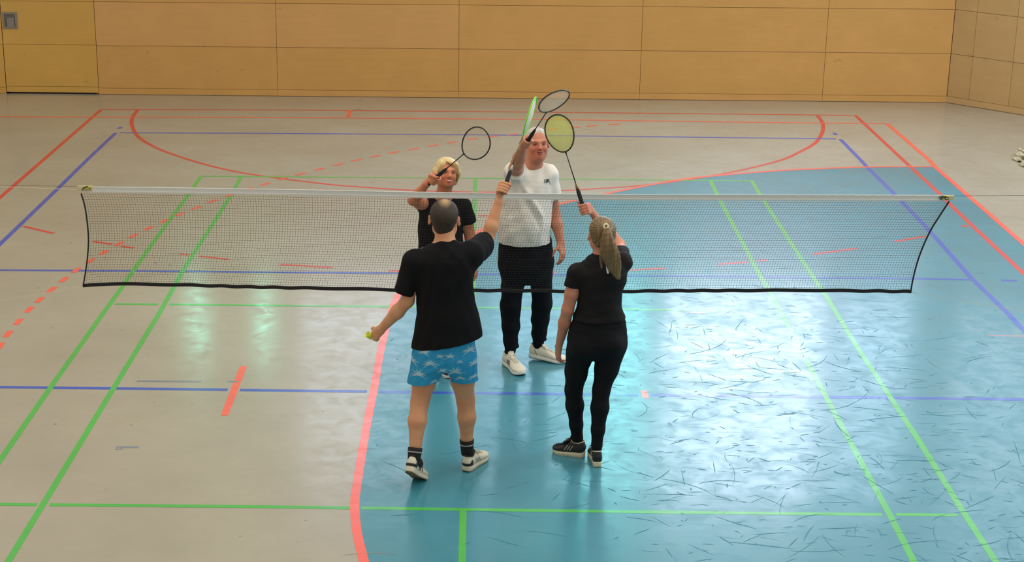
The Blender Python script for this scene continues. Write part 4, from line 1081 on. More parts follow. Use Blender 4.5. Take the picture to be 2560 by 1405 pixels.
    for px, py, r in ((1046, 936, .052), (1076, 908, .050), (1027, 908, .045), (1138, 930, .052), (1174, 882, .046), (1186, 916, .040), (1106, 925, .034), (1125, 890, .034), (1150, 950, .034), (1086, 955, .030), (1060, 882, .040), (1184, 952, .034), (1100, 890, .030), (1150, 905, .024)):
        p = a_(px, py, -1.57); palms.append((p[0], p[2], r * 1.15))
        p2 = p.copy()
    for k in range(16): palms.append((-0.26 + 0.065 * (k % 8) + rs.uniform(-.01, .01), 0.66 + 0.13 * (k // 8) + rs.uniform(-.02, .02), -0.042))
    def palm(x, y, z):
        v = np.zeros_like(x)
        for px, pz, r in palms:
            back = y < Yb + 0.02; sel = back if r > 0 else ~back; r = abs(r)
            dx = x - px; dz = z - pz; near = sel & (np.hypot(dx, dz) < r * 1.3)
            if not near.any(): continue
            X = dx[near]; Z = dz[near]; m = np.zeros(len(X))
            for th in (5, 38, 72, 105, 140, 176, 205, -28):
                th_ = math.radians(th + rs.uniform(-9, 9)); L_ = r * rs.uniform(0.75, 1.1); best = np.full(len(X), 9.0); bt = np.zeros(len(X))
                for t in np.linspace(0.05, 1, 14):
                    cx_ = L_ * t * math.cos(th_) * 1.15; cz_ = L_ * (t * math.sin(th_) * 0.85 - 0.26 * t * t)
                    d_ = np.hypot(X - cx_, Z - cz_); u = d_ < best; best = np.where(u, d_, best); bt = np.where(u, t, bt)
                w = r * 0.12 * (1.05 - bt) * (0.85 + 0.35 * np.sin(bt * 30 + th))
                m = np.maximum(m, (best < w) * 1.0)
            vv = v[near]; v[near] = np.maximum(vv, m)
        return v
    Ms, N, L, B = new_mat('palm_print_cotton')
    at3 = nd(N, 'ShaderNodeAttribute', attribute_name='tone'); geo = nd(N, 'ShaderNodeNewGeometry')
    base = mixc(N, L, noise(N, L, geo.outputs['Position'], 8, 3), srgb(20, 128, 176), srgb(34, 146, 192))
    L.new(mixc(N, L, math_(N, L, 'MULTIPLY', at3.outputs['Fac'], 0.72), base, srgb(176, 196, 196)), B.inputs['Base Color']); B.inputs['Roughness'].default_value = 0.85
    cutL = a_(1055, 949, -1.47); cutR = a_(1157, 945, -1.42)
    P2, Q2 = P, Q
    # finer mesh for the print
    so = np_obj('shorts', P, Q, Ms, root, 1, [(cutL, unit((0.10, 0.0, -1)), 0.175), (cutR, unit((-0.05, 0.0, -1)), 0.175)], 0.0)
    bm = bmesh.new(); bm.from_mesh(so.data); bmesh.ops.subdivide_edges(bm, edges=bm.edges, cuts=2, use_grid_fill=True); bm.to_mesh(so.data); bm.free()
    me = so.data; n = len(me.vertices); co = np.empty(n * 3, np.float32); me.vertices.foreach_get('co', co); co = co.reshape(-1, 3) + np.array(origin(root))
    at_ = me.attributes.new('tone', 'FLOAT', 'POINT'); at_.data.foreach_set('value', palm(co[:, 0], co[:, 1], co[:, 2]).astype(np.float32))
    md = so.modifiers.new('thickness', 'SOLIDIFY'); md.thickness = 0.003; md.offset = -1
    me.polygons.foreach_set('use_smooth', [True] * len(me.polygons))
    # socks
    M_sock = plain('sock_black', srgb(20, 20, 22), 0.9, bump=0.3); M_band = plain('sock_band_grey', srgb(150, 150, 150), 0.9)
    for kn, an, yt in ((knL, anL, 0.045), (knR, anR, 0.045)):
        ax = unit(kn - an); ft = an + np.array((0.03, 0.06, -0.045))
        L_ = 0.085
        pts = [ft, an * 0.45 + ft * 0.55, an, an + ax * L_ * 0.5, an + ax * L_]
        sk = tube('sock', pts, [0.030, 0.040, 0.041, 0.0435, 0.0470], M_sock, root, 20)
        b = an + ax * L_ * 0.66; tube('sock_band', [b - ax * 0.004, b + ax * 0.004], 0.0462, M_band, sk, 20)
    # shoes
    M_cream = plain('shoe_cream', srgb(206, 200, 176), 0.55); M_gum = plain('gum_brown', srgb(122, 96, 62), 0.6); M_shb = plain('shoe_black', srgb(26, 26, 30), 0.5)
    M_sil = plain('shoe_silver', srgb(168, 160, 168), 0.35, 0.3)
    shoe('shoe', root, (anR[0] - 0.012, anR[1] - 0.058, 0.004), math.radians(62), L=0.285, M_up=M_cream, M_sole=M_cream, M_lace=M_cream, M_in=M_shb, M_heel=M_shb, outsole=M_gum, stripes=(M_sil, (0.075, 0.095, 0.115), 0.008), side='r')
    shoe('shoe', root, (-0.362, -1.770, 0.006), math.radians(72), pitch=math.radians(33), L=0.285, M_up=M_cream, M_sole=M_cream, M_lace=M_cream, M_in=M_shb, M_heel=M_shb, outsole=M_gum, stripes=(M_shb, (0.075, 0.100, 0.125), 0.009), side='l')
    # shuttle held in the left fist
    sc_ = a_(921, 838, -1.37)
    sh = empty('shuttlecock', sc_); tag(sh, 'yellow shuttlecock mostly hidden in the left fist of the man in palm shorts', 'shuttlecock')
    M_sk = plain('shuttle_yellow', srgb(214, 220, 60), 0.5)
    ax = unit(a_(912, 830, -1.37) - a_(934, 848, -1.35)); s1, s2 = [np.array(v) for v in frame_of(ax)]
    V = []; Fs = []
    nS = 20
    for i, (t, r) in enumerate(((-0.026, 0.013), (-0.005, 0.017), (0.012, 0.022))):
        for k in range(nS):
            a = 2 * math.pi * k / nS; rr = r * (1 + 0.05 * (k % 2)); V.append(sc_ + ax * t + (s1 * math.cos(a) + s2 * math.sin(a)) * rr)
    for i in range(2):
        for k in range(nS): l = (k + 1) % nS; Fs.append((i * nS + k, i * nS + l, (i + 1) * nS + l, (i + 1) * nS + k))
    q = mesh_obj('skirt', V, Fs, M_sk, sh, True); md = q.modifiers.new('thickness', 'SOLIDIFY'); md.thickness = 0.0012
    bm = bmesh.new(); bmesh.ops.create_uvsphere(bm, u_segments=14, v_segments=8, radius=0.0125, matrix=Matrix.Translation(sc_ - ax * 0.030)); bm_obj('cork', bm, plain('cork_white', srgb(230, 226, 210), 0.6), sh, True)

man_front()
def ppm(Y): return 100.0 / (at(1300, 500, Y) - at(1200, 500, Y)).x
def leg_field(F, hip, kn, an, r, k=0.025):
    """r = hip, mid-thigh, knee, calf, low calf, ankle radii"""
    hip, kn, an = (np.asarray(v, float) for v in (hip, kn, an))
    m = hip * 0.5 + kn * 0.5
    F.cone(hip, m, r[0], r[1], k); F.cone(m, kn, r[1], r[2], k)
    ca = kn * 0.68 + an * 0.32; lo = kn * 0.28 + an * 0.72
    F.cone(kn, ca, r[2], r[3], k); F.cone(ca, lo, r[3], r[4], k); F.cone(lo, an, r[4], r[5], k)
# ================================================================ the woman in front with the ponytail
M_skinB = skin_mat('skin_rosy', srgb(200, 140, 112), srgb(190, 104, 84))
M_sport = plain('black_sport_jersey', srgb(19, 17, 18), 0.8, var=0.12, scale=10, spec=0.25)
M_leg = plain('black_leggings', srgb(14, 14, 18), 0.8, var=0.1, scale=10, spec=0.2)
def woman_front():
    root = empty('person', (0.78, -1.22, 0)); tag(root, 'woman seen from behind in black top and leggings with a long blonde ponytail', 'person')
    Yb = -1.22; q = ppm(Yb)
    F = Field((0.42, -1.55, 0.03), (1.22, -0.72, 1.80), 0.005)
    headc = a_(1504, 583, -1.20); neck = a_(1505, 640, -1.21)
    shL = a_(1443, 682, -1.23); elL = a_(1419, 775, -1.23); wrL = a_(1397, 866, -1.12)
    shR = a_(1556, 655, -1.18); elR = a_(1548, 612, -0.93); wrR = a_(1492, 548, -0.83)
    hipL = a_(1450, 880, -1.21); hipR = a_(1530, 868, -1.23)
    knL = a_(1434, 975, -1.16); knR = a_(1503, 975, -1.24)
    anL = a_(1443, 1094, -1.13); anR = a_(1492, 1112, -1.27)
    side = unit((1, 0.02, 0.04))
    def row(xl, xr, y, ry, dY=0): return (a_((xl + xr) / 2, y, Yb + dY), (xr - xl) / 2 / q, ry, side)
    torso = [row(1424, 1562, 872, .12), row(1416, 1570, 850, .135), row(1430, 1566, 805, .115), row(1446, 1551, 760, .10), row(1446, 1556, 715, .10), row(1440, 1566, 680, .10), row(1455, 1550, 655, .08)]
    F.chain([(c, a - 0.020, b - 0.020, s_) for c, a, b, s_ in torso] + [(neck, 0.050, 0.050, side)], 0.02)
    F.cone(neck, headc + np.array((0, 0, -0.04)), 0.052, 0.052, 0.03)
    Rh = basis((-0.22, 1, 0.12), (0.02, -0.1, 1))
    add_head(F, headc, Rh, 1.0, fem=True)
    for sh, el, wr in ((shL, elL, wrL), (shR, elR, wrR)):
        m = sh * 0.45 + el * 0.55; F.cone(sh, m, 0.050, 0.044, 0.03); F.cone(m, el, 0.044, 0.037, 0.02)
        mid = el * 0.65 + wr * 0.35; F.cone(el, mid, 0.037, 0.039, 0.02); F.cone(mid, wr, 0.038, 0.023, 0.02)
    hd = unit(a_(1394, 900, -1.09) - wrL)
    add_relaxed_hand(F, wrL, hd, (1, 0.5, 0), (0.1, 1, 0.3), curl=(0.25, 0.35, 0.42, 0.5), sc=0.87, thumb=0.3, spread=0.05)
    leg_field(F, hipL, knL, anL, (.080, .064, .048, .048, .034, .022)); leg_field(F, hipR, knR, anR, (.080, .064, .048, .048, .034, .022))
    F.cone(anL, anL + np.array((-0.025, 0.0, -0.04)), 0.022, 0.020, 0.01); F.cone(anR, anR + np.array((0.0, 0.05, -0.05)), 0.022, 0.022, 0.01)
    butt = a_(1464, 536, -0.88); tip = aim(butt, 1385, 288, 0.665, 1); Ax = unit(tip - butt)
    add_grip_hand(F, wrR, butt + Ax * 0.034, Ax, nsign=1, sc=0.92)
    P, Q = F.mesh(); body = np_obj('body', P, Q, M_skinB, root, 1, col=lambda x, y, z: 0 * x)
    racket(butt, tip, (-0.6, -1, 0.2), plain('racket_dark_olive', srgb(52, 50, 30), 0.3, 0.3), plain('string_yellow', srgb(214, 222, 70), 0.5), 'badminton racket with yellow strings held by the woman with the ponytail', strands=0.0009, nstr=(32, 38), headw=0.20, headl=0.245, cap=plain('racket_cap_gold', srgb(120, 100, 50), 0.3, 0.5))
    # hair: scalp cap combed back to the tie, then the ponytail
    Mh = hair_mat('blonde_brown_hair', srgb(78, 58, 36), srgb(146, 118, 72), 110, 0.45, 0.06, 0.12)
    Fh = Field(headc - 0.17, headc + 0.17, 0.004); T = lambda x, y, z: headc + Rh @ (np.array((x, y, z)) * ZV)
    Fh.ell(T(0, -0.016, 0.030), np.array((0.0835, 0.103, 0.096)) * ZV, Rh, 0.01); Fh.ell(T(0, -0.05, -0.03), (0.062, 0.058, 0.066), Rh, 0.03)
    Fh.cone(T(0, 0.10, -0.07), T(0, 0.10, 0.025), 0.075, 0.062, 0.02, True)
    for sg in (-1, 1): Fh.ell(T(sg * 0.09, 0.005, -0.04), (0.024, 0.045, 0.05), None, 0.012, True)
    Fh.ell(T(0, -0.05, -0.13), (0.09, 0.09, 0.05), None, 0.02, True)
    tie = a_(1515, 568, -1.325)
    Fh.cone(T(0, -0.09, 0.03), tie, 0.03, 0.02, 0.02)
    def groove(X, Y, Z):
        dx = X - tie[0]; dz = Z - tie[2]; an = np.arctan2(dz, dx); return 0.0016 * np.sin(an * 34 + 2 * np.sin(an * 5)) * np.clip(np.hypot(dx, dz) / 0.03, 0, 1)
    Fh.add(groove); P, Q = Fh.mesh()
    hair = np_obj('hair', P, Q, Mh, root, 1, col=lambda x, y, z: 0 * x)
    F2 = Field((0.78, -1.52, 1.28), (1.06, -1.25, 1.72), 0.003)
    py = [(1515, 566, 9, .016, -1.335), (1518, 585, 12, .024, -1.36), (1522, 610, 18, .028, -1.375), (1526, 635, 23, .029, -1.372), (1533, 660, 20, .025, -1.36), (1541, 682, 12, .016, -1.35), (1547, 699, 4, .007, -1.34)]
    F2.chain([(a_(x, y, Yd), w / q, r, side) for x, y, w, r, Yd in py], 0.014, 2)
    F2.chain([(a_(x, y, Yd), w / q, r, side) for x, y, w, r, Yd in ((1508, 600, 6, .012, -1.36), (1504, 640, 5, .010, -1.36), (1503, 672, 2, .004, -1.35))], 0.006)
    p0 = a_(1515, 566, Yb)[0]; p1 = a_(1530, 690, Yb)[0]; zt = tie[2]
    F2.add(lambda X, Y, Z: 0.0022 * np.sin((X - p0 - (zt - Z) * 0.10) * 420 / (1 + 2.2 * np.sin(np.clip((zt - Z) / 0.33, 0, 1) * 3.14)) + np.sin(Z * 14)) * np.clip((zt - Z) / 0.02, 0, 1))
    P, Q = F2.mesh(); tail = np_obj('ponytail', P, Q, Mh, hair, 2, col=lambda x, y, z: 0 * x)
    tc = a_(1515, 566, -1.352)
    tube('hair_tie', [tc + np.array((0.0125 * math.cos(t), 0.004 * math.sin(t), 0.0125 * math.sin(t))) for t in [k * math.pi / 10 for k in range(20)]], 0.0065, plain('hair_tie_cream', srgb(214, 204, 160), 0.7), hair, 8, closed=True)
    # top
    S_ = Field((0.44, -1.50, 0.98), (1.20, -0.90, 1.62), 0.006)
    st = [row(1421, 1571, 862, .134), row(1420, 1572, 845, .136), row(1426, 1569, 805, .124), row(1441, 1556, 765, .112), row(1441, 1558, 720, .112), row(1437, 1570, 685, .112), row(1456, 1548, 660, .088), row(1482, 1530, 641, .058), row(1488, 1523, 634, .052)]
    S_.chain(st, 0.02)
    cL = a_(1427, 716, -1.23); S_.cone(a_(1462, 682, -1.22), shL, 0.062, 0.060, 0.03); S_.sleeve([shL, a_(1422, 740, -1.235)], [0.060, 0.052], cL, unit(elL - shL))
    cR = a_(1553, 628, -1.03); S_.cone(a_(1535, 670, -1.20), shR, 0.066, 0.062, 0.03); S_.sleeve([shR, a_(1552, 622, -0.99)], [0.060, 0.050], cR, unit(elR - shR))
    for f in (fold(a_(1445, 790, -1.3), a_(1560, 765, -1.3), 0.005, 0.012), fold(a_(1440, 815, -1.33), a_(1565, 790, -1.33), 0.005, 0.011), fold(a_(1450, 770, -1.3), a_(1540, 745, -1.32), 0.004, 0.010), fold(a_(1450, 735, -1.3), a_(1500, 800, -1.34), -0.004, 0.014)): S_.add(f)
    S_.add(wrinkles(21, 0.0022, 0.08)); P, Q = S_.mesh()
    hl = a_(1420, 826, Yb); hr_ = a_(1573, 792, Yb); hc = (hl + hr_) / 2; hn = np.cross(hr_ - hl, (0, 1, 0)); hn = hn if hn[2] < 0 else -hn
    top = np_obj('sports_top', P, Q, M_sport, root, 3, [(hc, hn, None)], 0.003)
    M_refl = plain('reflective_white', srgb(222, 220, 245), 0.3)
    def patch(pts, w, nm='reflective_stripe'):
        vs = []
        for (x, y) in pts:
            o = Vector(CAMP); p = at(x, y, -1.2); d = (p - o).normalized()
            hit = None
            ok, loc, nr, _ = top.ray_cast(o - Vector(root.location), d)
            vs.append((loc + Vector(root.location) - d * 0.0025) if ok else at(x, y, -1.34))
        V = []; Fc = []
        for i, p in enumerate(vs):
            V += [p + Vector((-w[i], 0, 0)), p + Vector((w[i], 0, 0))]
        for i in range(len(vs) - 1): Fc.append((2 * i, 2 * i + 1, 2 * i + 3, 2 * i + 2))
        o = mesh_obj(nm, V, Fc, M_refl, top); md = o.modifiers.new('thickness', 'SOLIDIFY'); md.thickness = 0.001
        return o
    bpy.context.view_layer.update()
    patch([(1512, 648), (1514, 658), (1517, 669), (1520, 684)], [0.003, 0.004, 0.005, 0.006])
    patch([(1500.5, 636), (1501, 640), (1504, 640.5)], [0.002, 0.003, 0.002], 'back_emblem')
    # leggings
    S_ = Field((0.44, -1.50, 0.10), (1.20, -0.95, 1.22), 0.006)
    S_.chain([(c, a + 0.002, b + 0.002, s_) for c, a, b, s_ in torso[:5]], 0.02)
    leg_field(S_, hipL, knL, anL, (.092, .075, .055, .057, .042, .038)); leg_field(S_, hipR, knR, anR, (.092, .075, .055, .057, .042, .036))
    S_.ell(a_(1462, 868, -1.28), (0.085, 0.08, 0.085), None, 0.03); S_.ell(a_(1525, 860, -1.29), (0.085, 0.08, 0.085), None, 0.03)
    S_.cone(anL, anL - np.array((0, 0, 0.03)), 0.037, 0.034, 0.01); S_.cone(anR, anR - np.array((0, 0, 0.03)), 0.035, 0.034, 0.01)
    S_.ell(a_(1473, 960, -1.2), (0.012, 0.25, 0.125), None, 0.012, True)
    S_.add(fold(a_(1493, 850, -1.40), a_(1478, 905, -1.36), -0.008, 0.012))
    P, Q = S_.mesh()
    np_obj('leggings', P, Q, M_leg, root, 1)
    # bracelet
    tube('bracelet', [wrL + np.array((0.027 * math.cos(t), 0.025 * math.sin(t), 0.004 * math.cos(t) + 0.004)) for t in [k * math.pi / 10 for k in range(20)]], 0.0014, plain('bracelet_gold', srgb(190, 150, 80), 0.3, 0.8), root, 6, closed=True)
    M_sb = plain('trainer_black', srgb(24, 24, 28), 0.6, bump=0.3, scale=60); M_sc = plain('trainer_sole_cream', srgb(214, 204, 172), 0.55); M_col = plain('trainer_trim', srgb(196, 186, 160), 0.6)
    shoe('shoe', root, (anL[0] + 0.052, anL[1] - 0.022, 0.004), math.radians(160), L=0.225, Wd=0.092, M_up=M_sb, M_sole=M_sc, M_lace=M_sb, M_in=M_col, outsole=M_sc, stripes=(M_col, (0.072, 0.090, 0.108), 0.005), side='l')
    shoe('shoe', root, (anR[0] + 0.004, anR[1] - 0.060, 0.004), math.radians(92), L=0.245, Wd=0.092, M_up=M_sb, M_sole=M_sc, M_lace=M_sb, M_in=M_col, outsole=M_sc, stripes=(M_col, (0.072, 0.090, 0.108), 0.005), side='r')
woman_front()
# ================================================================ faces
def face_parts(body, c, R, s, brow, iris, lipc, teeth=True, mw=1.0):
    T = lambda x, y, z: np.asarray(c) + R @ (np.array((x, y, z)) * s * ZV)
    M_eye = plain('eye_white', srgb(226, 218, 210), 0.25); M_iris = plain('iris_dark', iris, 0.2); M_brow = plain('brow_hair', brow, 0.8)
    M_lip = plain('lip_skin', lipc, 0.4); M_teeth = plain('teeth_white', srgb(236, 230, 216), 0.3); M_lash = plain('lash_line', srgb(60, 36, 28), 0.7)
    bm = None
    for sg in (-1, 1):
        bm = bmesh.new(); bmesh.ops.create_uvsphere(bm, u_segments=16, v_segments=10, radius=0.0075 * s, matrix=Matrix.Translation(T(sg * 0.0315, 0.0805, -0.0032))); e = bm_obj('eye', bm, M_eye, body, True)
        bm = bmesh.new(); bmesh.ops.create_uvsphere(bm, u_segments=12, v_segments=8, radius=0.0045 * s, matrix=Matrix.Translation(T(sg * 0.0315, 0.0848, -0.0034))); bm_obj('iris', bm, M_iris, body, True)
        tube('upper_lid', [T(sg * 0.0315 + x, 0.0885 - abs(x) * 0.55, 0.0008 - x * x * 22) for x in np.linspace(-0.0135, 0.0135, 7)], 0.0026 * s, M_lash, body, 6)
        tube('lower_lid', [T(sg * 0.0315 + x, 0.0875 - abs(x) * 0.5, -0.0068 + x * x * 16) for x in np.linspace(-0.012, 0.012, 7)], 0.0026 * s, M_lip, body, 6)
        tube('eyebrow', [T(sg * (0.016 + x), 0.0965 - x * 0.38, 0.0165 + 0.006 * math.sin(x / 0.034 * 2.2)) for x in np.linspace(0, 0.034, 7)], [0.0022 * s, .003 * s, .0032 * s, .003 * s, .0026 * s, .002 * s, .0012 * s], M_brow, body, 6, flat=0.6)
    X = np.linspace(-1, 1, 11)
    tube('upper_lip', [T(0.0235 * mw * x, 0.0985 - 0.0165 * mw * mw * x * x, -0.0622 + 0.0085 * x * x) for x in X], [0.0012 + 0.0026 * s * (1 - x * x) for x in X], M_lip, body, 6)
    tube('lower_lip', [T(0.0225 * mw * x, 0.0975 - 0.0165 * mw * mw * x * x, -0.0770 + 0.0160 * x * x) for x in X], [0.0012 + 0.0034 * s * (1 - x * x) for x in X], M_lip, body, 6)
    if teeth:
        tube('teeth', [T(0.0195 * mw * x, 0.0965 - 0.0145 * mw * mw * x * x, -0.0672 + 0.0085 * x * x) for x in X], [0.0020 + 0.0048 * s * (1 - x * x) for x in X], M_teeth, body, 6, flat=0.6)
    else:
        tube('mouth_line', [T(0.0215 * mw * x, 0.0975 - 0.0165 * mw * mw * x * x, -0.0680 + 0.0085 * x * x) for x in X], [0.0010 + 0.0022 * s * (1 - x * x) for x in X], M_lash, body, 6)
# ================================================================ the man in the white t-shirt behind the net
M_skinC = skin_mat('skin_ruddy', srgb(196, 134, 104), srgb(188, 104, 80))
M_white = plain('white_cotton', srgb(228, 223, 213), 0.85, var=0.03, scale=8)
def man_white():
    root = empty('person', (0.45, 0.60, 0)); tag(root, 'man in white t-shirt and black jogging trousers facing us behind the net', 'person')
    Yb = 0.60; q = ppm(Yb)
    F = Field((0.05, -0.12, 0.03), (1.02, 0.92, 2.00), 0.005)
    headc = a_(1342, 358, 0.56); neck = a_(1332, 412, 0.58)
    shR = a_(1288, 432, 0.57); elR = a_(1293, 410, 0.30); wrR = a_(1306, 372, 0.10)
    shL = a_(1370, 436, 0.60); elL = a_(1386, 533, 0.62); wrL = a_(1402, 606, 0.54)
    hipL_ = a_(1285, 665, 0.60); hipR_ = a_(1350, 668, 0.62)
    kn1 = a_(1277, 765, 0.58); kn2 = a_(1354, 760, 0.66)
    an1 = a_(1276, 878, 0.60); an2 = a_(1346, 860, 0.74)
    side = unit((1, 0.08, 0))
    def row(xl, xr, y, ry, dY=0): return (a_((xl + xr) / 2, y, Yb + dY), (xr - xl) / 2 / q, ry, side)
    torso = [row(1250, 1382, 655, .13), row(1244, 1382, 630, .145), row(1250, 1374, 590, .16, -.01), row(1250, 1376, 545, .165, -.01), row(1256, 1378, 500, .15), row(1262, 1384, 460, .13), row(1280, 1376, 432, .10)]
    F.chain([(c, a - 0.015, b - 0.02, s_) for c, a, b, s_ in torso] + [(neck, 0.068, 0.066, side)], 0.02)
    F.cone(neck, headc + np.array((0, 0.01, -0.04)), 0.067, 0.066, 0.035)
    Rh = basis((0.20, -1, 0.14), (-0.03, 0.1, 1))
    add_head(F, headc, Rh, 1.02)
    F.ell(headc + Rh @ np.array((0, 0.030, -0.108)), (0.042, 0.045, 0.026), None, 0.04)
    m = shR * 0.5 + elR * 0.5; F.cone(a_(1300, 440, .6), shR, 0.08, 0.07, 0.03); F.cone(shR, m, 0.062, 0.052, 0.03); F.cone(m, elR, 0.052, 0.045, 0.02); F.cone(elR, elR * .6 + wrR * .4, 0.045, 0.046, 0.02); F.cone(elR * .6 + wrR * .4, wrR, 0.045, 0.031, 0.02)
    m = shL * 0.5 + elL * 0.5; F.cone(shL, m, 0.060, 0.048, 0.03); F.cone(m, elL, 0.048, 0.041, 0.02); F.cone(elL, elL * .62 + wrL * .38, 0.041, 0.043, 0.02); F.cone(elL * .62 + wrL * .38, wrL, 0.042, 0.029, 0.02)
    add_relaxed_hand(F, wrL, unit(a_(1408, 640, 0.49) - wrL), (-0.7, 0.6, 0), (-0.6, -0.7, 0.1), curl=(0.35, 0.45, 0.5, 0.55), sc=1.0, thumb=0.35, spread=0.12)
    leg_field(F, hipL_, kn1, an1, (.085, .07, .055, .05, .036, .024)); leg_field(F, hipR_, kn2, an2, (.085, .07, .055, .05, .036, .024))
    F.cone(an1, an1 + np.array((0.012, -0.03, -0.05)), .022, .022, .01); F.cone(an2, an2 + np.array((0.03, -0.01, -0.05)), .022, .022, .01)
    butt = a_(1311, 365, 0.045); tip = aim(butt, 1402, 226, 0.66, -1); Ax = unit(tip - butt)
    add_grip_hand(F, wrR, butt + Ax * 0.040, Ax, nsign=-1, sc=1.05)
    P, Q = F.mesh(); body = np_obj('body', P, Q, M_skinC, root, 1, col=lambda x, y, z: 0.55 * np.exp(-(((z - headc[2] + 0.03) / 0.06) ** 2)) * (y < headc[1] - 0.03) * (np.abs(x - headc[0]) < 0.09))
    face_parts(body, headc, Rh, 1.02, srgb(120, 78, 56), srgb(60, 48, 40), srgb(168, 92, 78), teeth=False, mw=1.35)
    racket(butt, tip, (0.35, -0.55, -1.0), plain('racket_grey_dark', srgb(62, 60, 56), 0.3, 0.4), plain('string_pale', srgb(214, 208, 196), 0.5), 'topmost badminton racket with pale strings, raised by the man in the white t-shirt', strands=0.0006, nstr=(30, 34), headw=0.215, headl=0.25)
    # hair
    Mh = hair_mat('grey_white_hair', srgb(150, 140, 128), srgb(226, 222, 216), 80, 0.6)
    Fh = Field(headc - 0.17, headc + 0.17, 0.0045); T = lambda x, y, z: headc + Rh @ (np.array((x, y, z)) * 1.03 * ZV)
    Fh.ell(T(0, -0.018, 0.033), np.array((0.0795, 0.097, 0.092)) * 1.03 * ZV, Rh, 0.01); Fh.ell(T(0, -0.05, -0.03), (0.068, 0.058, 0.060), Rh, 0.03)
    Fh.cone(T(0, 0.100, -0.08), T(0, 0.098, 0.020), 0.075, 0.070, 0.015, True)
    for sg in (-1, 1): Fh.ell(T(sg * 0.09, 0.01, -0.045), (0.026, 0.05, 0.055), None, 0.012, True)
    Fh.add(wrinkles(9, 0.0006, 0.01)); P, Q = Fh.mesh()
    hair = np_obj('hair', P, Q, Mh, root, 0, col=lambda x, y, z: 0 * x)
    # t-shirt
    S_ = Field((0.02, 0.22, 0.98), (1.0, 0.92, 1.72), 0.006)
    st = [row(1243, 1382, 640, .155), row(1243, 1380, 612, .165), row(1245, 1376, 588, .178, -.01), row(1247, 1378, 556, .182, -.01), row(1252, 1381, 520, .172), row(1255, 1386, 480, .150), row(1264, 1386, 446, .128), row(1286, 1374, 424, .095), row(1308, 1356, 410, .062), row(1312, 1352, 405, .052)]
    S_.chain(st, 0.02)
    cR = a_(1288, 428, 0.43); S_.cone(a_(1306, 436, .6), shR, 0.085, 0.084, 0.03); S_.sleeve([shR, a_(1289, 424, 0.40)], [0.082, 0.070], cR, unit(elR - shR))
    cL = a_(1383, 496, 0.61); S_.cone(a_(1352, 440, .6), shL, 0.085, 0.074, 0.03); S_.sleeve([shL, a_(1386, 520, 0.62)], [0.072, 0.068], cL, unit(elL - shL))
    F_ = [(1300, 455, 1370, 560, .010, .020), (1305, 440, 1355, 500, -.008, .014), (1320, 440, 1378, 520, .009, .016), (1290, 480, 1330, 600, .009, .022), (1335, 430, 1385, 480, .006, .014), (1300, 470, 1350, 570, -.008, .016), (1270, 500, 1275, 600, .007, .02), (1360, 540, 1350, 610, .007, .02), (1330, 560, 1320, 615, -.006, .018)]
    for x0, y0, x1, y1, am, w in F_: S_.add(fold(a_(x0, y0, Yb - 0.15), a_(x1, y1, Yb - 0.17), am * 1.7, w))
    S_.add(wrinkles(31, 0.004, 0.12, (1, .5, .6))); P, Q = S_.mesh()
    # body pokes out at the neck only
    hl = a_(1246, 600, Yb); hr_ = a_(1378, 610, Yb); hc = (hl + hr_) / 2; hn = np.cross(hr_ - hl, (0, 1, 0)); hn = hn if hn[2] < 0 else -hn
    shirt = np_obj('t_shirt', P, Q, M_white, root, 5, [(hc, hn, None)], 0.003)
    # chest lettering
    bpy.context.view_layer.update()
    cu = bpy.data.curves.new('chest_text', 'FONT'); cu.body = 'DJK'; cu.size = 0.030; cu.space_character = 0.78; cu.resolution_u = 4; cu.shear = 0.1; cu.offset = 0.0008
    to = bpy.data.objects.new('chest_text', cu); COL.objects.link(to); bpy.context.view_layer.update()
    me = bpy.data.meshes.new_from_object(to.evaluated_get(bpy.context.evaluated_depsgraph_get())); bpy.data.objects.remove(to)
    bm = bmesh.new(); bm.from_mesh(me); bmesh.ops.triangulate(bm, faces=bm.faces); bmesh.ops.subdivide_edges(bm, edges=bm.edges, cuts=2)
    # tail of the K
    k0 = [bm.verts.new((0.033 + 0.014 * t, 0.002 - 0.030 * t, 0)) for t in (0, 0.33, 0.66, 1)]; k1 = [bm.verts.new((0.035 + 0.014 * t, 0.002 - 0.028 * t, 0)) for t in (0, 0.33, 0.66, 1)]
    for i in range(3): bm.faces.new((k0[i], k0[i + 1], k1[i + 1], k1[i]))
    p0 = at(1361, 461, 0.44); o = Vector(CAMP); rl = Vector(root.location)
    for v in bm.verts:
        ca, sa = math.cos(0.10), math.sin(0.10); x = v.co.x * ca - v.co.y * sa; z = v.co.x * sa + v.co.y * ca
        tgt = Vector((p0.x + x, p0.y, p0.z + z)); src = tgt + Vector((0, -0.4, 0))
        ok, loc, nr, _ = shirt.ray_cast(src - rl, Vector((0, 1, 0)))
        v.co = (loc + rl + Vector((0, -0.003, 0))) if ok else tgt
    bm_obj('chest_lettering', bm, plain('print_dark', srgb(50, 52, 58), 0.7), shirt)
    # trousers
    S_ = Field((0.02, 0.30, 0.08), (1.0, 0.95, 1.22), 0.006)
    S_.chain([row(1262, 1372, 690, .12), row(1244, 1386, 665, .15), row(1244, 1384, 635, .155), row(1248, 1380, 605, .15), row(1252, 1376, 590, .15)], 0.02)
    for hip, kn, an, an_c in ((hipL_, kn1, an1, 1281), (hipR_, kn2, an2, 1348)):
        m = hip * .5 + kn * .5; lo = kn * .25 + an * .75
        S_.cone(hip, m, .100, .083, .015); S_.cone(m, kn, .083, .078, .02); S_.cone(kn, kn * .6 + an * .4, .078, .068, .02); S_.cone(kn * .6 + an * .4, lo, .068, .054, .02); S_.cone(lo, an + np.array((0, 0, 0.01)), .054, .044, .02)
    S_.ell(a_(1319, 762, 0.60), (0.030, 0.25, 0.165), None, 0.02, True)
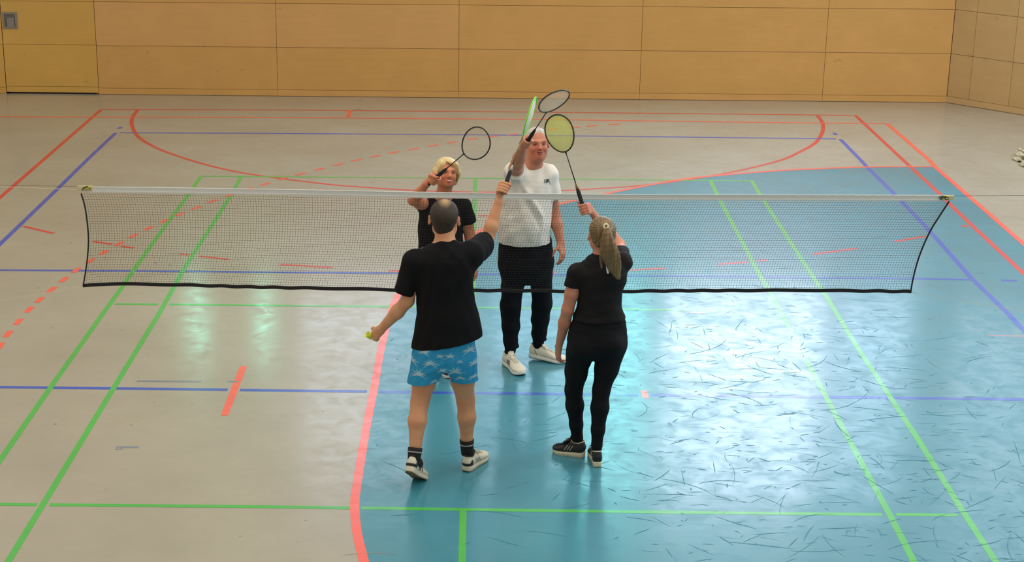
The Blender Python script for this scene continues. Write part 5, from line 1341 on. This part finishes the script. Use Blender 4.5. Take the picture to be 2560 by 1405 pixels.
    for an in (an1, an2): S_.cone(an, an - np.array((0, 0, 0.03)), .040, .036, .01)
    for an in (an1, an2):
        for dz in (0.035, 0.062, 0.088): S_.add(fold(an + np.array((-0.06, -0.03, dz)), an + np.array((0.06, -0.04, dz + 0.008)), 0.007, 0.010))
        S_.ell(an + np.array((0.012, -0.01, 0.045)), (0.056, 0.052, 0.018), None, 0.01)
    S_.add(wrinkles(41, 0.003, 0.10)); P, Q = S_.mesh()
    np_obj('trousers', P, Q, plain('black_fleece', srgb(13, 15, 21), 0.9, var=0.1, spec=0.2), root, 1)
    M_w = plain('trainer_white', srgb(226, 220, 200), 0.55); M_ws = plain('trainer_sole_white', srgb(232, 230, 220), 0.5); M_o = plain('outsole_dark', srgb(50, 60, 70), 0.6); M_st = plain('stripe_navy', srgb(40, 42, 60), 0.5)
    g1 = gr(1289, 940); s1 = shoe('shoe', root, (an1[0] - 0.040, an1[1] + 0.040, 0.004), math.radians(-64), L=0.30, Wd=0.116, M_up=M_w, M_sole=M_ws, M_lace=M_w, M_in=M_w, outsole=M_o, stripes=(M_st, (0.100, 0.120, 0.140), 0.009), side='l')
    shoe('shoe', root, (an2[0] - 0.070, an2[1] + 0.020, 0.004), math.radians(-18), pitch=math.radians(5), L=0.30, Wd=0.114, M_up=M_w, M_sole=M_ws, M_lace=M_w, M_in=M_w, outsole=M_o, stripes=(M_st, (0.045,), 0.004), side='r')
man_white()
# ================================================================ the blonde woman behind the net
M_skinD = skin_mat('skin_tan', srgb(206, 134, 98), srgb(196, 106, 78))
def woman_blonde():
    root = empty('person', (-0.15, 0.45, 0)); tag(root, 'smiling woman with short blonde hair in black top behind the net', 'person')
    Yb = 0.45; q = ppm(Yb)
    F = Field((-0.62, -0.05, 0.03), (0.28, 0.70, 1.70), 0.005)
    headc = a_(1117, 430, 0.40); neck = a_(1109, 486, 0.43)
    shR = a_(1064, 512, 0.42); elR = a_(1034, 500, 0.22); wrR = a_(1066, 460, 0.12)
    shL = a_(1156, 516, 0.46); elL = a_(1177, 598, 0.48); wrL = a_(1187, 662, 0.40)
    hip1 = a_(1078, 700, 0.45); hip2 = a_(1130, 700, 0.45); kn1 = a_(1082, 800, 0.43); kn2 = a_(1125, 800, 0.43); an1 = np.array((-0.29, 0.47, 0.10)); an2 = np.array((-0.193, 0.462, 0.10))
    side = unit((1, 0.05, 0))
    def row(xl, xr, y, ry): return (a_((xl + xr) / 2, y, Yb), (xr - xl) / 2 / q, ry, side)
    torso = [row(1080, 1130, 735, .09), row(1048, 1160, 700, .13), row(1048, 1160, 660, .13), row(1050, 1156, 610, .115), row(1050, 1156, 565, .12), row(1052, 1158, 535, .12), row(1062, 1156, 510, .09)]
    F.chain([(c, a - 0.015, b - 0.015, s_) for c, a, b, s_ in torso] + [(neck, 0.055, 0.055, side)], 0.02)
    F.cone(neck, headc + np.array((0, 0.01, -0.05)), 0.054, 0.054, 0.03)
    Rh = basis((0.26, -1, 0.20), (0.06, 0.2, 1))
    add_head(F, headc, Rh, 0.97, fem=True)
    for sh, el, wr in ((shR, elR, wrR), (shL, elL, wrL)):
        m = sh * 0.5 + el * 0.5; F.cone(sh, m, 0.056, 0.048, 0.03); F.cone(m, el, 0.048, 0.040, 0.02)
        mid = el * 0.6 + wr * 0.4; F.cone(el, mid, 0.040, 0.038, 0.02); F.cone(mid, wr, 0.037, 0.024, 0.02)
    add_relaxed_hand(F, wrL, unit(a_(1189, 695, 0.35) - wrL), (-0.8, 0.5, 0), (-0.5, -0.8, 0.1), curl=(0.4, 0.5, 0.55, 0.6), sc=0.86, thumb=0.35, spread=0.06)
    leg_field(F, hip1, kn1, an1, (.07, .06, .045, .045, .034, .028)); leg_field(F, hip2, kn2, an2, (.07, .06, .045, .045, .034, .028))
    F.cone(an2, an2 + np.array((0.02, -0.05, -0.05)), .03, .026, .02); F.cone(an1, an1 + np.array((0, -0.05, -0.05)), .03, .026, .02)
    butt = a_(1071, 460, 0.11); tip = aim(butt, 1219, 334, 0.64, -1); Ax = unit(tip - butt)
    add_grip_hand(F, wrR, butt + Ax * 0.060, Ax, nsign=1, sc=0.92)
    P, Q = F.mesh(); body = np_obj('body', P, Q, M_skinD, root, 1, col=lambda x, y, z: 0.35 * np.exp(-(((z - headc[2] + 0.035) / 0.03) ** 2)) * (y < headc[1] - 0.03))
    face_parts(body, headc, Rh, 0.97, srgb(120, 84, 56), srgb(60, 48, 40), srgb(186, 84, 76), teeth=True, mw=1.2)
    racket(butt, tip, (0.35, -1, 0.35), plain('racket_black', srgb(44, 40, 36), 0.3, 0.3), plain('string_clear', srgb(176, 168, 148), 0.5), 'badminton racket with black frame and faint strings held by the blonde woman', strands=0.00032, wdir=(-0.42, 0.35, 0.85), headw=0.21, headl=0.25, overgrip=M_grip)
    Mh = hair_mat('light_blonde_hair', srgb(196, 160, 92), srgb(238, 220, 172), 110, 0.4)
    Fh = Field(headc - 0.18, headc + 0.17, 0.004); T = lambda x, y, z: headc + Rh @ (np.array((x, y, z)) * 0.97 * ZV)
    Fh.ell(T(0, -0.020, 0.028), np.array((0.086, 0.100, 0.094)) * ZV, Rh, 0.01)
    Fh.cone(T(0, 0.105, -0.10), T(0.012, 0.105, 0.020), 0.070, 0.052, 0.012, True)
    Fh.ell(T(0, -0.055, -0.045), (0.075, 0.065, 0.085), Rh, 0.03)
    for sg in (-1, 1):
        F_a = T(sg * 0.060, 0.050, 0.065); F_b = T(sg * 0.088, 0.030, 0.0); F_c = T(sg * 0.084, 0.015, -0.060)
        Fh.cone(F_a, F_b, 0.022, 0.019, 0.02, flat=(Rh[:, 0], 0.6)); Fh.cone(F_b, F_c, 0.019, 0.010, 0.015, flat=(Rh[:, 0], 0.6)); Fh.cone(T(sg * 0.084, -0.02, 0), T(sg * 0.076, -0.02, -0.085), 0.026, 0.016, 0.02)
    Fh.chain([(T(0.026, 0.066, 0.098), 0.016, 0.009, Rh[:, 0]), (T(-0.030, 0.082, 0.076), 0.018, 0.008, Rh[:, 0]), (T(-0.060, 0.066, 0.036), 0.014, 0.007, Rh[:, 0]), (T(-0.076, 0.045, -0.010), 0.009, 0.006, Rh[:, 0])], 0.008)
    pr = T(0.02, 0.03, 0.13)
    Fh.add(lambda X, Y, Z: 0.0004 * np.sin(np.arctan2(X - pr[0], Z - pr[2] - 0.05) * 60)); P, Q = Fh.mesh()
    np_obj('hair', P, Q, Mh, root, 1, col=lambda x, y, z: 0 * x)
    S_ = Field((-0.50, 0.15, 0.75), (0.20, 0.72, 1.55), 0.006)
    S_.chain([row(1045, 1160, 690, .14), row(1045, 1160, 655, .14), row(1045, 1158, 610, .128), row(1045, 1158, 565, .132), row(1048, 1162, 535, .130), row(1060, 1160, 512, .098), row(1085, 1136, 494, .060)], 0.02)
    S_.cone(a_(1080, 514, .43), shR, 0.066, 0.062, 0.03); S_.sleeve([shR, a_(1048, 506, .31)], [0.062, 0.056], a_(1054, 508, .36), unit(elR - shR))
    S_.cone(a_(1140, 516, .45), shL, 0.070, 0.066, 0.03); S_.sleeve([shL, a_(1177, 575, .47)], [0.066, 0.062], a_(1176, 556, .47), unit(elL - shL))
    S_.ell(a_(1108, 494, 0.36), (0.075, 0.055, 0.040), None, 0.02, True)
    S_.add(wrinkles(51, 0.003, 0.1)); P, Q = S_.mesh()
    np_obj('sports_top', P, Q, M_black, root, 3)
    S_ = Field((-0.50, 0.20, 0.10), (0.20, 0.72, 0.98), 0.007)
    S_.chain([row(1075, 1135, 735, .10), row(1048, 1160, 700, .14), row(1048, 1160, 660, .14), row(1052, 1156, 640, .13)], 0.02)
    leg_field(S_, hip1, kn1, an1, (.085, .070, .055, .055, .045, .042)); leg_field(S_, hip2, kn2, an2, (.085, .070, .055, .055, .045, .042))
    P, Q = S_.mesh(); np_obj('leggings', P, Q, M_leg, root, 1)
    M_sb = plain('shoe_navy_black', srgb(28, 28, 36), 0.6); M_sc = plain('shoe_sole_white', srgb(226, 226, 222), 0.5)
    shoe('shoe', root, (-0.208, 0.516, 0.004), math.radians(-74), L=0.24, Wd=0.09, M_up=M_sb, M_sole=M_sc, M_lace=M_sc, M_in=M_sb, outsole=M_sc, side='r')
    shoe('shoe', root, (an1[0], an1[1] + 0.055, 0.004), math.radians(-98), L=0.24, Wd=0.09, M_up=M_sb, M_sole=M_sc, M_lace=M_sc, M_in=M_sb, outsole=M_sc, side='l')
woman_blonde()
